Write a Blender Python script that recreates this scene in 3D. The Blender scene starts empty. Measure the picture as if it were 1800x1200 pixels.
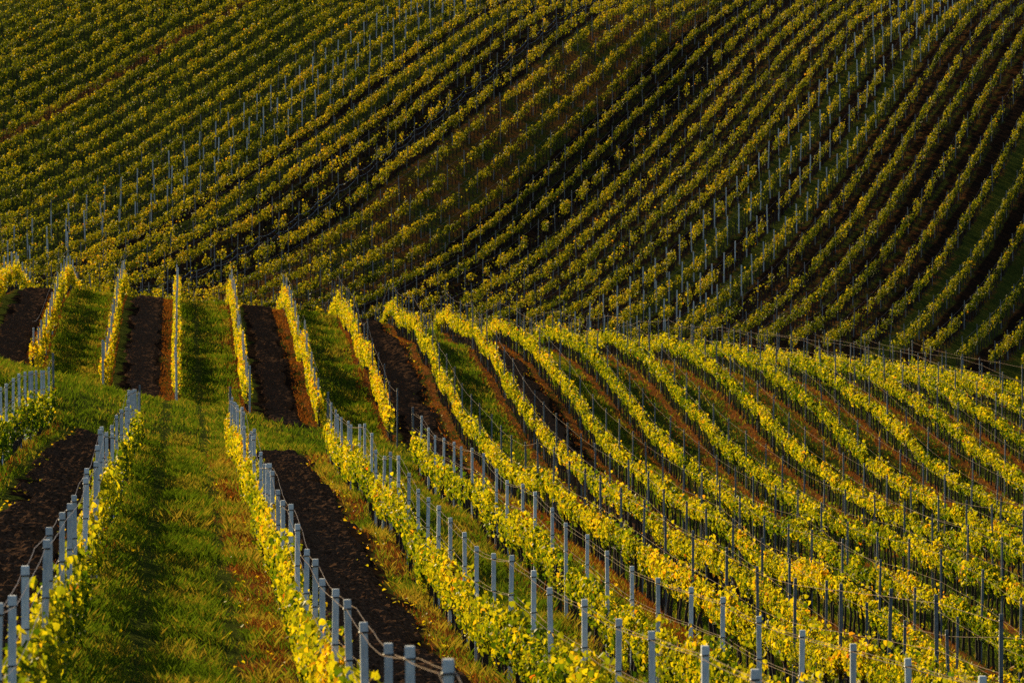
import bpy, math, json, random
import numpy as np
from mathutils import Vector
rng = np.random.default_rng(7)
random.seed(7)
scene = bpy.context.scene
COL = scene.collection
# ------------------------------------------------------------------ terrain heights (metres, cubic B-spline net)
GX0, GY0, GDX, GDY = -30.0, 30.0, 3.0, 6.0
ZNET = '''[[-0.39,-0.88,-1.36,-1.83,-2.3,-2.74,-3.16,-3.55,-3.9,-4.22,-4.52,-4.84,-5.21,-5.62,-6.07,-6.55,-7.05,-7.59,-8.14,-8.7,-9.28,-9.87,-10.45,-11.04,-11.63,-12.21,-12.79,-13.36,-13.92,-14.48,-15.02,-15.56,-16.08,-16.6,-17.1,-17.6,-18.09,-18.58,-19.05,-19.52,-19.99,-20.45,-20.91],
[-0.53,-1.02,-1.51,-2.0,-2.48,-2.96,-3.42,-3.86,-4.26,-4.61,-4.91,-5.23,-5.6,-6.01,-6.45,-6.93,-7.44,-7.97,-8.52,-9.08,-9.66,-10.24,-10.82,-11.4,-11.98,-12.55,-13.12,-13.68,-14.23,-14.77,-15.31,-15.83,-16.34,-16.85,-17.34,-17.83,-18.31,-18.79,-19.26,-19.72,-20.18,-20.64,-21.09],
[-0.66,-1.16,-1.65,-2.15,-2.65,-3.15,-3.66,-4.15,-4.62,-5.03,-5.34,-5.64,-6.0,-6.4,-6.83,-7.31,-7.81,-8.35,-8.9,-9.46,-10.03,-10.61,-11.19,-11.76,-12.33,-12.9,-13.45,-14.0,-14.54,-15.07,-15.59,-16.1,-16.6,-17.1,-17.58,-18.06,-18.53,-19.0,-19.46,-19.92,-20.37,-20.82,-21.27],
[-0.79,-1.29,-1.79,-2.29,-2.79,-3.31,-3.83,-4.37,-4.93,-5.47,-5.9,-6.18,-6.43,-6.78,-7.2,-7.68,-8.19,-8.73,-9.28,-9.85,-10.42,-10.99,-11.56,-12.13,-12.69,-13.24,-13.79,-14.32,-14.85,-15.37,-15.87,-16.37,-16.86,-17.34,-17.82,-18.29,-18.75,-19.21,-19.66,-20.11,-20.56,-21.0,-21.45],
[-0.92,-1.41,-1.91,-2.41,-2.91,-3.42,-3.93,-4.47,-5.02,-5.56,-5.96,-6.28,-6.66,-7.08,-7.54,-8.04,-8.57,-9.11,-9.67,-10.23,-10.8,-11.37,-11.93,-12.49,-13.04,-13.59,-14.12,-14.64,-15.16,-15.66,-16.15,-16.64,-17.12,-17.59,-18.05,-18.51,-18.96,-19.41,-19.85,-20.29,-20.73,-21.17,-21.61],
[-1.04,-1.54,-2.03,-2.52,-3.01,-3.5,-3.99,-4.48,-4.98,-5.49,-6.14,-6.68,-6.99,-7.4,-7.89,-8.41,-8.95,-9.5,-10.06,-10.62,-11.19,-11.75,-12.31,-12.86,-13.4,-13.93,-14.45,-14.96,-15.46,-15.95,-16.43,-16.9,-17.36,-17.82,-18.27,-18.72,-19.16,-19.6,-20.03,-20.47,-20.9,-21.33,-21.77],
[-1.17,-1.67,-2.16,-2.65,-3.13,-3.61,-4.08,-4.56,-5.08,-5.72,-6.56,-7.11,-7.3,-7.73,-8.26,-8.79,-9.34,-9.89,-10.45,-11.01,-11.58,-12.14,-12.69,-13.23,-13.76,-14.28,-14.79,-15.28,-15.76,-16.23,-16.7,-17.15,-17.6,-18.04,-18.48,-18.92,-19.35,-19.78,-20.21,-20.63,-21.06,-21.48,-21.91],
[-1.3,-1.8,-2.3,-2.79,-3.28,-3.76,-4.24,-4.72,-5.23,-5.82,-6.57,-7.11,-7.48,-8.09,-8.65,-9.18,-9.71,-10.27,-10.83,-11.4,-11.97,-12.53,-13.08,-13.61,-14.12,-14.62,-15.11,-15.59,-16.05,-16.51,-16.95,-17.39,-17.83,-18.26,-18.68,-19.11,-19.53,-19.95,-20.37,-20.79,-21.2,-21.62,-22.04],
[-1.44,-1.94,-2.45,-2.95,-3.46,-3.96,-4.46,-4.97,-5.51,-6.15,-7.01,-7.53,-7.83,-8.49,-9.0,-9.5,-10.05,-10.62,-11.21,-11.79,-12.37,-12.92,-13.46,-13.98,-14.48,-14.96,-15.43,-15.88,-16.33,-16.77,-17.2,-17.62,-18.04,-18.46,-18.87,-19.28,-19.69,-20.1,-20.51,-20.92,-21.33,-21.75,-22.16],
[-1.57,-2.09,-2.61,-3.13,-3.65,-4.17,-4.71,-5.25,-5.79,-6.29,-6.7,-7.23,-7.91,-8.51,-9.1,-9.71,-10.33,-10.96,-11.59,-12.19,-12.77,-13.32,-13.84,-14.34,-14.82,-15.29,-15.73,-16.17,-16.59,-17.01,-17.42,-17.83,-18.23,-18.64,-19.04,-19.44,-19.84,-20.24,-20.65,-21.05,-21.45,-21.85,-22.26],
[-1.71,-2.24,-2.76,-3.3,-3.83,-4.37,-4.93,-5.5,-6.07,-6.57,-6.81,-7.53,-8.46,-8.7,-9.25,-9.93,-10.64,-11.33,-11.98,-12.6,-13.18,-13.72,-14.22,-14.7,-15.16,-15.59,-16.02,-16.43,-16.83,-17.23,-17.62,-18.02,-18.41,-18.8,-19.19,-19.58,-19.97,-20.36,-20.76,-21.15,-21.55,-21.95,-22.35],
[-1.83,-2.37,-2.91,-3.45,-3.99,-4.53,-5.08,-5.63,-6.18,-6.71,-7.16,-7.92,-8.69,-9.0,-9.57,-10.28,-11.03,-11.75,-12.42,-13.03,-13.59,-14.11,-14.59,-15.04,-15.47,-15.88,-16.27,-16.66,-17.05,-17.43,-17.8,-18.18,-18.56,-18.94,-19.32,-19.7,-20.08,-20.47,-20.86,-21.24,-21.63,-22.03,-22.42],
[-1.95,-2.5,-3.04,-3.59,-4.13,-4.66,-5.17,-5.66,-6.09,-6.47,-6.88,-7.76,-8.77,-9.33,-9.98,-10.74,-11.51,-12.24,-12.89,-13.48,-14.01,-14.49,-14.93,-15.35,-15.75,-16.13,-16.5,-16.86,-17.23,-17.59,-17.95,-18.32,-18.68,-19.05,-19.42,-19.8,-20.17,-20.55,-20.93,-21.32,-21.7,-22.09,-22.47],
[-2.05,-2.61,-3.16,-3.71,-4.25,-4.78,-5.28,-5.75,-6.16,-6.55,-7.02,-7.94,-8.85,-9.39,-10.28,-11.22,-12.04,-12.75,-13.37,-13.91,-14.39,-14.83,-15.24,-15.62,-15.98,-16.33,-16.68,-17.03,-17.37,-17.72,-18.07,-18.42,-18.78,-19.14,-19.5,-19.87,-20.24,-20.62,-20.99,-21.37,-21.75,-22.13,-22.51],
[-2.13,-2.7,-3.26,-3.82,-4.37,-4.91,-5.44,-5.94,-6.44,-6.95,-7.51,-8.2,-8.79,-9.46,-10.68,-11.74,-12.56,-13.23,-13.8,-14.29,-14.72,-15.12,-15.48,-15.83,-16.16,-16.49,-16.82,-17.15,-17.48,-17.81,-18.15,-18.5,-18.85,-19.2,-19.56,-19.93,-20.29,-20.66,-21.03,-21.41,-21.79,-22.16,-22.54],
[-2.19,-2.77,-3.35,-3.92,-4.49,-5.05,-5.6,-6.16,-6.73,-7.32,-7.9,-8.52,-8.98,-9.58,-10.93,-12.09,-12.93,-13.59,-14.12,-14.57,-14.96,-15.32,-15.65,-15.97,-16.28,-16.59,-16.9,-17.22,-17.54,-17.87,-18.2,-18.54,-18.89,-19.24,-19.6,-19.96,-20.32,-20.69,-21.06,-21.43,-21.8,-22.18,-22.55],
[-2.23,-2.82,-3.41,-4.0,-4.59,-5.16,-5.73,-6.3,-6.85,-7.36,-7.78,-8.23,-8.76,-9.56,-10.93,-12.17,-13.09,-13.78,-14.3,-14.73,-15.1,-15.42,-15.73,-16.03,-16.33,-16.63,-16.93,-17.24,-17.56,-17.89,-18.22,-18.56,-18.9,-19.26,-19.61,-19.97,-20.33,-20.7,-21.07,-21.43,-21.81,-22.18,-22.55],
[-2.24,-2.85,-3.46,-4.06,-4.66,-5.25,-5.83,-6.38,-6.9,-7.35,-7.71,-8.11,-8.64,-9.59,-11.06,-12.29,-13.18,-13.84,-14.35,-14.76,-15.11,-15.43,-15.72,-16.02,-16.31,-16.6,-16.91,-17.22,-17.54,-17.87,-18.2,-18.55,-18.89,-19.25,-19.6,-19.96,-20.33,-20.69,-21.06,-21.42,-21.79,-22.16,-22.53],
[-2.23,-2.86,-3.48,-4.11,-4.72,-5.32,-5.91,-6.47,-7.01,-7.53,-8.04,-8.55,-9.02,-9.79,-11.16,-12.33,-13.16,-13.78,-14.26,-14.67,-15.01,-15.33,-15.63,-15.92,-16.22,-16.52,-16.83,-17.15,-17.48,-17.82,-18.16,-18.51,-18.86,-19.22,-19.58,-19.94,-20.3,-20.67,-21.03,-21.4,-21.77,-22.14,-22.5],
[-2.19,-2.84,-3.48,-4.13,-4.76,-5.37,-5.98,-6.56,-7.14,-7.73,-8.38,-9.09,-9.47,-9.93,-11.27,-12.33,-13.04,-13.61,-14.08,-14.48,-14.83,-15.15,-15.46,-15.76,-16.07,-16.39,-16.72,-17.05,-17.39,-17.74,-18.09,-18.45,-18.81,-19.17,-19.54,-19.9,-20.27,-20.63,-21.0,-21.36,-21.73,-22.1,-22.46],
[-2.12,-2.79,-3.46,-4.13,-4.78,-5.42,-6.04,-6.63,-7.2,-7.75,-8.28,-8.82,-9.04,-9.65,-11.39,-12.29,-12.84,-13.38,-13.86,-14.26,-14.6,-14.93,-15.24,-15.56,-15.89,-16.22,-16.57,-16.93,-17.28,-17.65,-18.01,-18.38,-18.75,-19.12,-19.49,-19.85,-20.22,-20.59,-20.95,-21.32,-21.68,-22.05,-22.41],
[-2.03,-2.72,-3.42,-4.11,-4.79,-5.46,-6.1,-6.72,-7.28,-7.79,-8.22,-8.62,-8.97,-9.84,-11.42,-12.19,-12.72,-13.25,-13.69,-14.04,-14.36,-14.68,-15.0,-15.33,-15.68,-16.04,-16.41,-16.79,-17.17,-17.55,-17.93,-18.3,-18.68,-19.05,-19.43,-19.8,-20.16,-20.53,-20.9,-21.26,-21.63,-21.99,-22.35],
[-1.91,-2.62,-3.35,-4.07,-4.78,-5.49,-6.18,-6.83,-7.43,-7.99,-8.5,-8.99,-9.39,-10.12,-11.43,-12.32,-12.89,-13.32,-13.63,-13.88,-14.13,-14.42,-14.74,-15.1,-15.48,-15.87,-16.26,-16.66,-17.06,-17.45,-17.84,-18.23,-18.61,-18.99,-19.36,-19.73,-20.1,-20.47,-20.83,-21.2,-21.56,-21.92,-22.28],
[-1.76,-2.5,-3.25,-4.0,-4.75,-5.5,-6.24,-6.95,-7.62,-8.22,-8.78,-9.29,-9.63,-10.22,-11.47,-12.47,-13.12,-13.49,-13.64,-13.74,-13.91,-14.18,-14.52,-14.9,-15.3,-15.72,-16.13,-16.55,-16.96,-17.36,-17.76,-18.15,-18.54,-18.92,-19.29,-19.67,-20.03,-20.4,-20.76,-21.12,-21.48,-21.84,-22.2],
[-1.61,-2.36,-3.12,-3.9,-4.68,-5.48,-6.28,-7.06,-7.79,-8.42,-8.93,-9.33,-9.68,-10.37,-11.57,-12.6,-13.36,-13.77,-13.7,-13.6,-13.73,-14.0,-14.36,-14.76,-15.18,-15.62,-16.05,-16.47,-16.89,-17.3,-17.7,-18.09,-18.48,-18.85,-19.23,-19.6,-19.96,-20.33,-20.69,-21.05,-21.4,-21.76,-22.12],
[-1.45,-2.21,-2.98,-3.77,-4.57,-5.41,-6.27,-7.14,-7.96,-8.66,-9.15,-9.48,-9.88,-10.67,-11.8,-12.67,-13.54,-14.14,-13.85,-13.56,-13.66,-13.94,-14.31,-14.72,-15.15,-15.58,-16.01,-16.44,-16.85,-17.26,-17.65,-18.04,-18.42,-18.79,-19.16,-19.53,-19.89,-20.25,-20.61,-20.96,-21.32,-21.67,-22.02],
[-1.31,-2.07,-2.84,-3.61,-4.42,-5.27,-6.16,-7.12,-8.1,-8.98,-9.47,-9.64,-9.93,-10.66,-11.7,-12.42,-13.37,-14.16,-14.06,-13.78,-13.82,-14.05,-14.4,-14.79,-15.2,-15.62,-16.04,-16.44,-16.84,-17.24,-17.62,-18.0,-18.37,-18.74,-19.1,-19.46,-19.82,-20.17,-20.52,-20.87,-21.22,-21.57,-21.92],
[-1.21,-1.96,-2.71,-3.47,-4.25,-5.07,-5.95,-6.93,-8.06,-9.3,-9.83,-9.68,-9.75,-10.38,-11.54,-12.39,-13.2,-13.85,-13.96,-13.93,-14.04,-14.28,-14.6,-14.96,-15.34,-15.72,-16.11,-16.49,-16.87,-17.24,-17.6,-17.97,-18.33,-18.68,-19.04,-19.39,-19.74,-20.09,-20.43,-20.78,-21.13,-21.47,-21.82],
[-1.16,-1.89,-2.62,-3.36,-4.11,-4.88,-5.7,-6.58,-7.64,-9.1,-9.83,-9.62,-9.69,-10.48,-11.93,-12.51,-13.1,-13.68,-13.95,-14.1,-14.29,-14.56,-14.86,-15.19,-15.53,-15.87,-16.21,-16.56,-16.9,-17.25,-17.6,-17.94,-18.29,-18.63,-18.97,-19.31,-19.66,-20.0,-20.34,-20.68,-21.02,-21.36,-21.7],
[-1.17,-1.89,-2.61,-3.34,-4.06,-4.81,-5.58,-6.42,-7.38,-8.58,-9.46,-9.86,-10.37,-11.35,-12.47,-12.64,-13.24,-13.88,-14.2,-14.34,-14.56,-14.86,-15.15,-15.44,-15.73,-16.02,-16.33,-16.63,-16.95,-17.27,-17.59,-17.92,-18.24,-18.57,-18.9,-19.24,-19.57,-19.91,-20.24,-20.58,-20.91,-21.25,-21.59],
[-1.27,-1.98,-2.69,-3.4,-4.13,-4.87,-5.65,-6.49,-7.43,-8.45,-9.39,-10.16,-10.94,-11.79,-12.44,-12.6,-13.37,-14.11,-14.45,-14.52,-14.77,-15.13,-15.41,-15.66,-15.91,-16.16,-16.42,-16.7,-16.98,-17.27,-17.58,-17.88,-18.19,-18.51,-18.83,-19.16,-19.48,-19.81,-20.14,-20.47,-20.8,-21.13,-21.46],
[-1.44,-2.15,-2.86,-3.57,-4.29,-5.04,-5.83,-6.67,-7.58,-8.54,-9.49,-10.39,-11.25,-12.0,-12.48,-12.6,-13.3,-14.07,-14.52,-14.59,-14.85,-15.26,-15.54,-15.78,-16.01,-16.24,-16.48,-16.73,-16.99,-17.26,-17.55,-17.84,-18.13,-18.44,-18.75,-19.07,-19.38,-19.71,-20.03,-20.35,-20.68,-21.01,-21.34],
[-1.69,-2.4,-3.11,-3.82,-4.54,-5.29,-6.07,-6.9,-7.78,-8.69,-9.61,-10.5,-11.33,-12.0,-12.39,-12.56,-13.31,-14.09,-14.59,-14.62,-14.82,-15.23,-15.55,-15.81,-16.04,-16.26,-16.49,-16.72,-16.97,-17.23,-17.49,-17.77,-18.06,-18.36,-18.66,-18.97,-19.28,-19.59,-19.91,-20.23,-20.56,-20.88,-21.21],
[-2.0,-2.71,-3.42,-4.13,-4.86,-5.6,-6.36,-7.15,-7.99,-8.84,-9.7,-10.53,-11.29,-11.88,-12.23,-12.43,-13.23,-14.04,-14.54,-14.56,-14.8,-15.22,-15.51,-15.76,-16.0,-16.22,-16.44,-16.67,-16.91,-17.16,-17.42,-17.69,-17.97,-18.26,-18.55,-18.86,-19.16,-19.48,-19.79,-20.11,-20.43,-20.75,-21.07],
[-2.36,-3.07,-3.78,-4.49,-5.21,-5.94,-6.67,-7.43,-8.21,-9.0,-9.77,-10.51,-11.22,-11.8,-12.13,-12.41,-13.21,-13.93,-14.37,-14.44,-14.76,-15.17,-15.43,-15.67,-15.91,-16.13,-16.35,-16.57,-16.81,-17.06,-17.31,-17.58,-17.86,-18.14,-18.44,-18.74,-19.04,-19.35,-19.66,-19.98,-20.29,-20.61,-20.93],
[-2.76,-3.46,-4.17,-4.88,-5.6,-6.32,-7.03,-7.74,-8.47,-9.21,-9.86,-10.47,-11.2,-11.87,-12.12,-12.28,-13.06,-13.76,-14.23,-14.38,-14.63,-15.03,-15.33,-15.56,-15.77,-15.99,-16.21,-16.44,-16.68,-16.93,-17.18,-17.45,-17.73,-18.02,-18.31,-18.61,-18.91,-19.22,-19.53,-19.84,-20.15,-20.47,-20.79],
[-3.16,-3.86,-4.56,-5.27,-5.99,-6.71,-7.44,-8.14,-8.84,-9.54,-10.03,-10.42,-11.2,-12.04,-11.99,-12.01,-12.87,-13.58,-14.11,-14.26,-14.47,-14.89,-15.18,-15.38,-15.58,-15.8,-16.03,-16.26,-16.51,-16.77,-17.03,-17.3,-17.58,-17.87,-18.17,-18.46,-18.77,-19.07,-19.38,-19.7,-20.01,-20.32,-20.64],
[-3.57,-4.25,-4.94,-5.64,-6.35,-7.08,-7.84,-8.6,-9.31,-9.85,-10.22,-10.59,-11.32,-12.03,-11.8,-11.95,-12.85,-13.43,-13.89,-14.01,-14.32,-14.75,-14.97,-15.13,-15.34,-15.57,-15.81,-16.06,-16.32,-16.58,-16.86,-17.14,-17.42,-17.71,-18.01,-18.31,-18.62,-18.93,-19.24,-19.55,-19.86,-20.17,-20.49],
[-3.96,-4.62,-5.28,-5.95,-6.64,-7.34,-8.04,-8.73,-9.34,-9.82,-10.2,-10.59,-11.12,-11.5,-11.37,-11.55,-12.45,-13.25,-13.84,-13.9,-14.14,-14.49,-14.67,-14.88,-15.1,-15.33,-15.58,-15.84,-16.11,-16.38,-16.67,-16.96,-17.25,-17.55,-17.85,-18.15,-18.46,-18.77,-19.08,-19.39,-19.71,-20.02,-20.34],
[-4.32,-4.95,-5.58,-6.22,-6.86,-7.49,-8.11,-8.69,-9.21,-9.65,-9.97,-10.22,-10.55,-10.94,-10.92,-11.08,-11.95,-12.99,-13.7,-13.57,-13.65,-13.94,-14.25,-14.59,-14.83,-15.07,-15.33,-15.6,-15.88,-16.17,-16.46,-16.76,-17.07,-17.37,-17.68,-17.99,-18.3,-18.61,-18.93,-19.24,-19.55,-19.87,-20.18],
[-4.49,-5.08,-5.66,-6.25,-6.83,-7.39,-7.95,-8.48,-9.01,-9.52,-9.88,-10.1,-10.59,-11.41,-11.24,-10.95,-11.51,-12.46,-13.13,-13.07,-13.16,-13.48,-13.85,-14.18,-14.4,-14.67,-14.97,-15.28,-15.59,-15.9,-16.22,-16.53,-16.85,-17.17,-17.49,-17.8,-18.12,-18.43,-18.75,-19.07,-19.38,-19.69,-20.01],
[-4.54,-5.08,-5.62,-6.16,-6.68,-7.2,-7.71,-8.21,-8.7,-9.15,-9.35,-9.23,-9.41,-10.24,-10.37,-10.52,-11.28,-12.19,-12.79,-12.73,-12.78,-13.0,-13.34,-13.73,-14.02,-14.33,-14.66,-14.98,-15.31,-15.64,-15.97,-16.3,-16.63,-16.96,-17.28,-17.61,-17.93,-18.25,-18.57,-18.89,-19.2,-19.52,-19.83],
[-4.53,-5.03,-5.53,-6.03,-6.52,-7.0,-7.47,-7.93,-8.38,-8.79,-9.04,-9.11,-9.3,-9.72,-9.56,-9.96,-10.98,-11.84,-12.45,-12.41,-12.46,-12.64,-12.95,-13.42,-13.79,-14.11,-14.43,-14.75,-15.08,-15.42,-15.75,-16.09,-16.43,-16.76,-17.09,-17.42,-17.74,-18.07,-18.39,-18.71,-19.03,-19.34,-19.66],
[-4.5,-4.97,-5.44,-5.91,-6.38,-6.85,-7.33,-7.82,-8.34,-8.91,-9.49,-10.06,-10.58,-10.68,-9.87,-9.97,-10.8,-11.47,-12.03,-12.01,-12.18,-12.42,-12.68,-13.15,-13.53,-13.86,-14.18,-14.52,-14.86,-15.2,-15.55,-15.89,-16.24,-16.58,-16.91,-17.24,-17.57,-17.9,-18.22,-18.54,-18.86,-19.17,-19.49],
[-4.46,-4.9,-5.34,-5.78,-6.22,-6.66,-7.11,-7.56,-8.04,-8.53,-9.07,-9.66,-10.09,-10.02,-9.43,-9.78,-10.72,-11.22,-11.59,-11.56,-11.92,-12.24,-12.48,-12.9,-13.24,-13.57,-13.91,-14.27,-14.64,-15.0,-15.36,-15.72,-16.07,-16.41,-16.75,-17.09,-17.42,-17.75,-18.07,-18.39,-18.71,-19.02,-19.33],
[-4.42,-4.82,-5.23,-5.63,-6.04,-6.44,-6.84,-7.25,-7.67,-8.1,-8.58,-9.09,-9.45,-9.36,-8.81,-9.19,-10.13,-10.79,-11.28,-11.37,-11.7,-11.95,-12.17,-12.67,-13.11,-13.44,-13.78,-14.14,-14.51,-14.87,-15.24,-15.6,-15.95,-16.3,-16.64,-16.97,-17.3,-17.63,-17.95,-18.27,-18.58,-18.89,-19.2],
[-4.41,-4.79,-5.16,-5.53,-5.89,-6.24,-6.59,-6.95,-7.32,-7.74,-8.19,-8.63,-8.98,-9.16,-9.26,-9.71,-10.37,-10.8,-11.17,-11.28,-11.51,-11.74,-12.02,-12.6,-13.02,-13.24,-13.61,-14.01,-14.4,-14.78,-15.15,-15.52,-15.87,-16.22,-16.56,-16.89,-17.22,-17.55,-17.86,-18.18,-18.49,-18.79,-19.1],
[-4.5,-4.85,-5.19,-5.53,-5.86,-6.18,-6.49,-6.8,-7.12,-7.49,-7.88,-8.24,-8.56,-8.85,-9.19,-9.62,-10.08,-10.41,-10.76,-10.97,-11.28,-11.63,-11.9,-12.35,-12.74,-13.07,-13.56,-13.99,-14.39,-14.77,-15.13,-15.49,-15.84,-16.18,-16.52,-16.85,-17.17,-17.49,-17.8,-18.11,-18.41,-18.71,-19.01],
[-4.67,-5.0,-5.33,-5.65,-5.97,-6.27,-6.56,-6.83,-7.1,-7.47,-7.86,-8.23,-8.6,-8.99,-9.39,-9.73,-10.09,-10.57,-11.0,-11.11,-11.29,-11.71,-12.07,-12.46,-12.78,-13.1,-13.58,-14.0,-14.39,-14.76,-15.13,-15.48,-15.83,-16.16,-16.5,-16.82,-17.14,-17.45,-17.76,-18.06,-18.35,-18.65,-18.94],
[-4.88,-5.19,-5.5,-5.81,-6.11,-6.4,-6.67,-6.89,-7.04,-7.43,-7.84,-8.17,-8.57,-9.01,-9.48,-9.75,-10.06,-10.5,-10.77,-10.83,-11.13,-11.68,-12.09,-12.49,-12.87,-13.16,-13.56,-13.96,-14.35,-14.73,-15.1,-15.46,-15.81,-16.14,-16.48,-16.8,-17.11,-17.42,-17.72,-18.01,-18.3,-18.58,-18.87],
[-5.09,-5.38,-5.66,-5.94,-6.21,-6.46,-6.69,-6.86,-6.98,-7.27,-7.57,-7.78,-8.04,-8.37,-8.87,-9.33,-9.84,-10.35,-10.69,-10.89,-11.31,-11.82,-12.21,-12.62,-12.98,-13.27,-13.62,-13.99,-14.37,-14.74,-15.1,-15.46,-15.8,-16.14,-16.46,-16.78,-17.09,-17.38,-17.68,-17.96,-18.24,-18.52,-18.79],
[-5.34,-5.61,-5.87,-6.13,-6.38,-6.61,-6.83,-7.02,-7.2,-7.45,-7.71,-7.98,-8.29,-8.67,-9.17,-9.7,-10.25,-10.78,-11.15,-11.38,-11.68,-12.03,-12.35,-12.7,-13.03,-13.35,-13.68,-14.04,-14.4,-14.76,-15.11,-15.46,-15.8,-16.13,-16.45,-16.76,-17.06,-17.35,-17.63,-17.9,-18.17,-18.43,-18.69],
[-5.66,-5.92,-6.18,-6.43,-6.67,-6.91,-7.14,-7.36,-7.6,-7.86,-8.15,-8.47,-8.84,-9.25,-9.7,-10.14,-10.57,-10.96,-11.21,-11.4,-11.67,-12.0,-12.33,-12.67,-13.01,-13.35,-13.69,-14.05,-14.41,-14.76,-15.11,-15.46,-15.79,-16.12,-16.43,-16.72,-17.01,-17.29,-17.56,-17.82,-18.07,-18.32,-18.56],
[-6.05,-6.3,-6.55,-6.8,-7.05,-7.29,-7.54,-7.8,-8.07,-8.36,-8.69,-9.06,-9.48,-9.94,-10.41,-10.76,-11.02,-11.22,-11.35,-11.53,-11.79,-12.08,-12.39,-12.71,-13.04,-13.37,-13.71,-14.06,-14.41,-14.76,-15.1,-15.44,-15.76,-16.07,-16.37,-16.66,-16.93,-17.19,-17.44,-17.68,-17.92,-18.15,-18.38],
[-6.43,-6.68,-6.93,-7.17,-7.42,-7.68,-7.94,-8.21,-8.5,-8.82,-9.17,-9.56,-10.01,-10.55,-11.14,-11.51,-11.7,-11.81,-11.9,-12.01,-12.18,-12.39,-12.61,-12.86,-13.13,-13.42,-13.73,-14.05,-14.39,-14.72,-15.05,-15.38,-15.69,-15.98,-16.27,-16.53,-16.79,-17.03,-17.26,-17.48,-17.7,-17.91,-18.12],
[-6.78,-7.02,-7.26,-7.5,-7.75,-8.0,-8.26,-8.53,-8.82,-9.13,-9.47,-9.83,-10.24,-10.72,-11.26,-11.66,-11.91,-12.06,-12.18,-12.3,-12.43,-12.57,-12.73,-12.9,-13.12,-13.37,-13.65,-13.95,-14.27,-14.59,-14.91,-15.23,-15.52,-15.8,-16.07,-16.31,-16.54,-16.76,-16.97,-17.17,-17.36,-17.55,-17.74],
[-7.04,-7.27,-7.5,-7.74,-7.98,-8.23,-8.49,-8.77,-9.06,-9.37,-9.71,-10.07,-10.46,-10.89,-11.31,-11.65,-11.89,-12.06,-12.19,-12.31,-12.43,-12.53,-12.61,-12.72,-12.88,-13.11,-13.37,-13.67,-13.98,-14.3,-14.62,-14.93,-15.22,-15.48,-15.73,-15.95,-16.16,-16.35,-16.54,-16.71,-16.88,-17.05,-17.21],
[-7.18,-7.4,-7.62,-7.85,-8.09,-8.33,-8.59,-8.86,-9.14,-9.45,-9.78,-10.14,-10.51,-10.89,-11.24,-11.52,-11.7,-11.81,-11.9,-12.01,-12.14,-12.19,-12.18,-12.2,-12.34,-12.55,-12.81,-13.12,-13.44,-13.79,-14.12,-14.44,-14.73,-14.98,-15.21,-15.41,-15.6,-15.77,-15.92,-16.07,-16.21,-16.35,-16.49],
[-7.15,-7.36,-7.57,-7.79,-8.01,-8.24,-8.48,-8.74,-9.01,-9.31,-9.62,-9.95,-10.3,-10.66,-10.98,-11.19,-11.27,-11.27,-11.23,-11.24,-11.36,-11.43,-11.39,-11.38,-11.48,-11.69,-11.91,-12.21,-12.58,-13.0,-13.39,-13.73,-14.03,-14.28,-14.49,-14.67,-14.83,-14.97,-15.1,-15.22,-15.33,-15.45,-15.56],
[-6.95,-7.14,-7.34,-7.53,-7.73,-7.94,-8.16,-8.39,-8.63,-8.89,-9.16,-9.45,-9.76,-10.11,-10.46,-10.68,-10.75,-10.71,-10.6,-10.48,-10.56,-10.7,-10.72,-10.72,-10.77,-10.84,-10.9,-11.15,-11.6,-12.1,-12.52,-12.87,-13.15,-13.38,-13.56,-13.71,-13.83,-13.94,-14.03,-14.12,-14.21,-14.29,-14.38],
[-6.58,-6.75,-6.92,-7.09,-7.27,-7.45,-7.63,-7.82,-8.01,-8.22,-8.44,-8.67,-8.91,-9.23,-9.61,-9.91,-10.09,-10.16,-10.09,-9.88,-9.78,-9.88,-9.99,-10.01,-9.97,-9.87,-9.77,-9.87,-10.28,-10.86,-11.35,-11.73,-12.01,-12.21,-12.36,-12.48,-12.57,-12.64,-12.7,-12.76,-12.82,-12.88,-12.93],
[-6.08,-6.22,-6.37,-6.52,-6.66,-6.8,-6.94,-7.08,-7.22,-7.37,-7.52,-7.7,-8.02,-8.43,-8.8,-9.06,-9.2,-9.27,-9.25,-9.06,-8.84,-8.92,-9.08,-9.1,-8.96,-8.86,-8.83,-8.76,-8.95,-9.44,-9.97,-10.34,-10.6,-10.77,-10.89,-10.97,-11.02,-11.06,-11.1,-11.13,-11.16,-11.19,-11.22],
[-5.47,-5.6,-5.73,-5.85,-5.97,-6.09,-6.21,-6.32,-6.43,-6.55,-6.69,-6.87,-7.18,-7.55,-7.86,-8.11,-8.36,-8.58,-8.68,-8.48,-8.08,-7.96,-8.07,-8.14,-7.95,-7.72,-7.67,-7.62,-7.62,-7.86,-8.3,-8.66,-8.89,-9.04,-9.13,-9.18,-9.2,-9.22,-9.22,-9.23,-9.24,-9.25,-9.27],
[-4.79,-4.9,-5.01,-5.12,-5.23,-5.32,-5.41,-5.49,-5.56,-5.62,-5.66,-5.75,-6.04,-6.5,-7.0,-7.37,-7.65,-7.85,-7.89,-7.59,-7.07,-6.72,-6.74,-6.88,-6.73,-6.43,-6.29,-6.2,-6.1,-6.18,-6.57,-6.9,-7.08,-7.18,-7.22,-7.24,-7.24,-7.23,-7.22,-7.21,-7.2,-7.2,-7.2],
[-4.02,-4.13,-4.23,-4.33,-4.42,-4.52,-4.6,-4.68,-4.76,-4.82,-4.86,-4.87,-5.01,-5.33,-5.75,-6.14,-6.47,-6.73,-6.89,-6.71,-6.29,-5.8,-5.45,-5.47,-5.46,-5.34,-5.24,-5.03,-4.79,-4.69,-4.82,-5.01,-5.12,-5.18,-5.2,-5.2,-5.18,-5.17,-5.15,-5.13,-5.11,-5.09,-5.08],
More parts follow.
